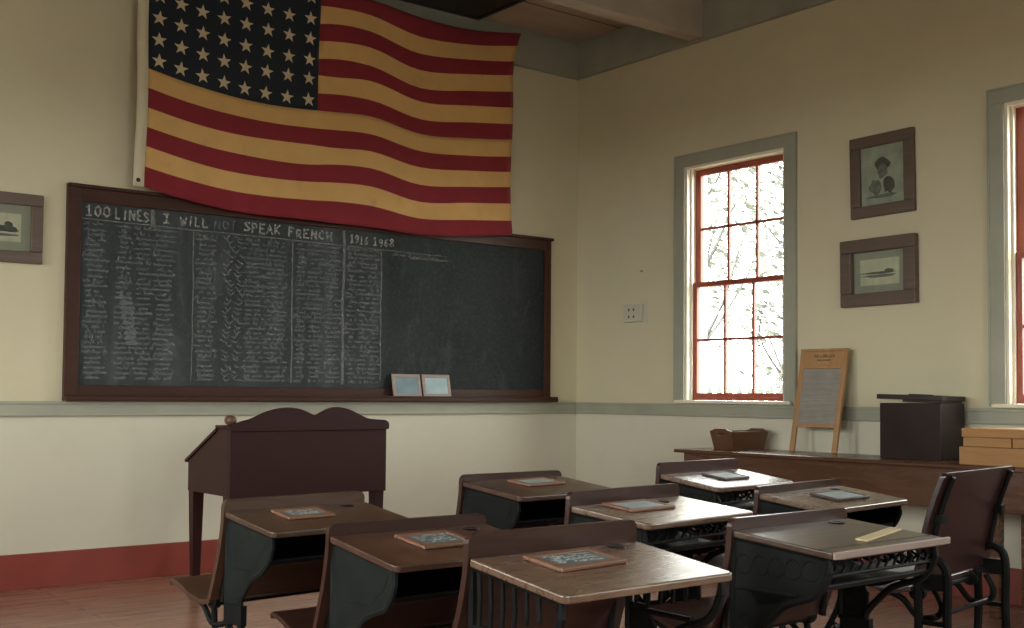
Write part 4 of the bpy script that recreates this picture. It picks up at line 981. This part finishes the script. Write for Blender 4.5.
b.build('printed_lettering', M['print'], wb)

# dark wooden box with its lid lying askew
t = thing('wooden_box', 'dark brown wooden box with a loose lid lying crooked on top, on the wall table', 'box', (6.335, 4.0175, TZ))
bw, bd, bh = 0.26, 0.41, 0.335
b = MB(); x2, y2 = bw/2, bd/2
b.box(-x2, -x2+0.014, -y2, y2, 0, bh); b.box(x2-0.014, x2, -y2, y2, 0, bh); b.box(-x2+0.014, x2-0.014, -y2, -y2+0.014, 0, bh); b.box(-x2+0.014, x2-0.014, y2-0.014, y2, 0, bh); b.box(-x2+0.014, x2-0.014, -y2+0.014, y2-0.014, 0, 0.014)
b.build('box_body', M['darkbox'], t, bevel=0.002)
b = MB(); b.box(-x2-0.008, x2+0.008, -y2-0.008, y2+0.012, 0, 0.030); b.box(-x2+0.02, x2-0.02, -0.02, 0.02, 0.0301, 0.036); b.box(-x2+0.004, x2-0.004, -y2+0.004, 0.05, -0.014, -0.0001)
ld = b.build('lid', M['darkbox'], t, bevel=0.002)
ld.location = (0, 0.006, bh+0.019); ld.rotation_euler = (R(1.2), R(1.0), R(3))

# stacked pale boards / low pine case at the right end
t = thing('pine_case', 'low golden pine case with an overhanging lid at the right edge, on the wall table', 'case', (5.985, 3.565, TZ))
L = 1.0
b = MB(); b.box(0.0, 0.36, -L, 0.0, 0.0, 0.100); b.build('case_body', M['pine'], t, bevel=0.004)
b = MB(); b.box(0.006, 0.35, -0.30, -0.022, 0.101, 0.152); b.build('short_board', M['pine'], t, bevel=0.003)
b = MB(); b.box(0.022, 0.35, -L, -0.301, 0.101, 0.152); b.build('inner_board', M['pine'], t, bevel=0.003)
b = MB(); b.box(0.002, 0.362, -L-0.02, -0.014, 0.153, 0.203); b.build('lid', M['pine'], t, bevel=0.004)

# ------------------------------------------------------------------ outside the windows
g = MB().box(XR+TH+0.05, 60, -40, 60, -0.65, -0.55).build('ground', M['grass']); g['kind'] = 'structure'
g2 = MB().box(-60, XL-TH-0.05, -40, 60, -0.65, -0.55).build('ground', M['grass']); g2['kind'] = 'structure'
fence = thing('picket_fence', 'pale grey picket fence outside, its points just showing above the window sill', 'fence', (12.2, 12, -0.47))
for z in (0.6, 1.45): MB().box(0.02, 0.06, -6.5, 4.5, z, z+0.09).build('fence_rail', M['picket'], fence)
for i in range(60):
    y = -6.4+i*0.18
    MB().prism([(y, 0.0), (y+0.085, 0.0), (y+0.085, 1.72), (y+0.0425, 1.83), (y, 1.72)], 0, 0.02).build('picket', M['picket'], fence)
rnd = random.Random(11)
def tree(x, y, h, r, label, seed, lean=0.0, leaves=500):
    rnd = random.Random(seed)
    t = thing('tree', label, 'tree', (x, y, -0.55), 0, 'trees outside the window')
    b = MB(); lf = []
    pts = [(lean*k/6*h*0.15+rnd.uniform(-.05, .05), rnd.uniform(-.08, .08)+lean*0.1*k, h*k/6) for k in range(7)]
    b.tube(catmull(pts, 3), [r*(1-0.75*k/18) for k in range(19)], 8)
    for k in range(13):
        f = rnd.uniform(0.22, 0.95); i = min(int(f*6), 5); p = Vector(pts[i]); an = rnd.uniform(0, 2*PI); l = h*rnd.uniform(0.18, 0.38)*(1.2-f)
        q = [p, p+Vector((math.cos(an)*l*.4, math.sin(an)*l*.4, l*.35)), p+Vector((math.cos(an)*l*.8, math.sin(an)*l*.8, l*.9)), p+Vector((math.cos(an+.4)*l, math.sin(an+.4)*l, l*1.4))]
        b.tube(catmull(q, 4), [r*0.34*(1-f*.5)*(1-0.07*j) for j in range(13)], 5)
        for j in range(leaves//13):
            c = q[rnd.randint(1, 3)]+Vector((rnd.gauss(0, .35), rnd.gauss(0, .35), rnd.gauss(0, .35))); lf.append(c)
    b.build('trunk', M['bark'], t, smooth=True)
    b = MB()
    for c in lf:
        s = rnd.uniform(0.05, 0.13); a1, a2 = rnd.uniform(0, PI), rnd.uniform(0, PI)
        u = Vector((math.cos(a1), math.sin(a1), 0.3))*s; v = Vector((-math.sin(a1)*math.cos(a2), math.cos(a1)*math.cos(a2), math.sin(a2)))*s
        b.quad(c-u, c+v*0.5, c+u, c-v*0.5)
    b.build('foliage', M['leaf'], t)
tree(14.0, 13.0, 7.5, 0.13, 'slender tree outside, its curving trunk in the middle of the whole window', 1, 0.6, 1200)
tree(20.5, 15.7, 9.0, 0.16, 'broad leafy tree standing farther off behind the whole window', 2, -0.3, 5200)
tree(17.5, 19.8, 7.5, 0.12, 'leafy tree outside at the left edge of the whole window', 3, 0.2, 3600)
tree(17.5, 12.0, 7.0, 0.12, 'leafy tree outside seen through the right panes of the whole window', 4, 0.3, 3600)
tree(16.5, 7.6, 7.0, 0.14, 'leafy tree outside the window cut by the right edge', 5, 0.2, 3600)
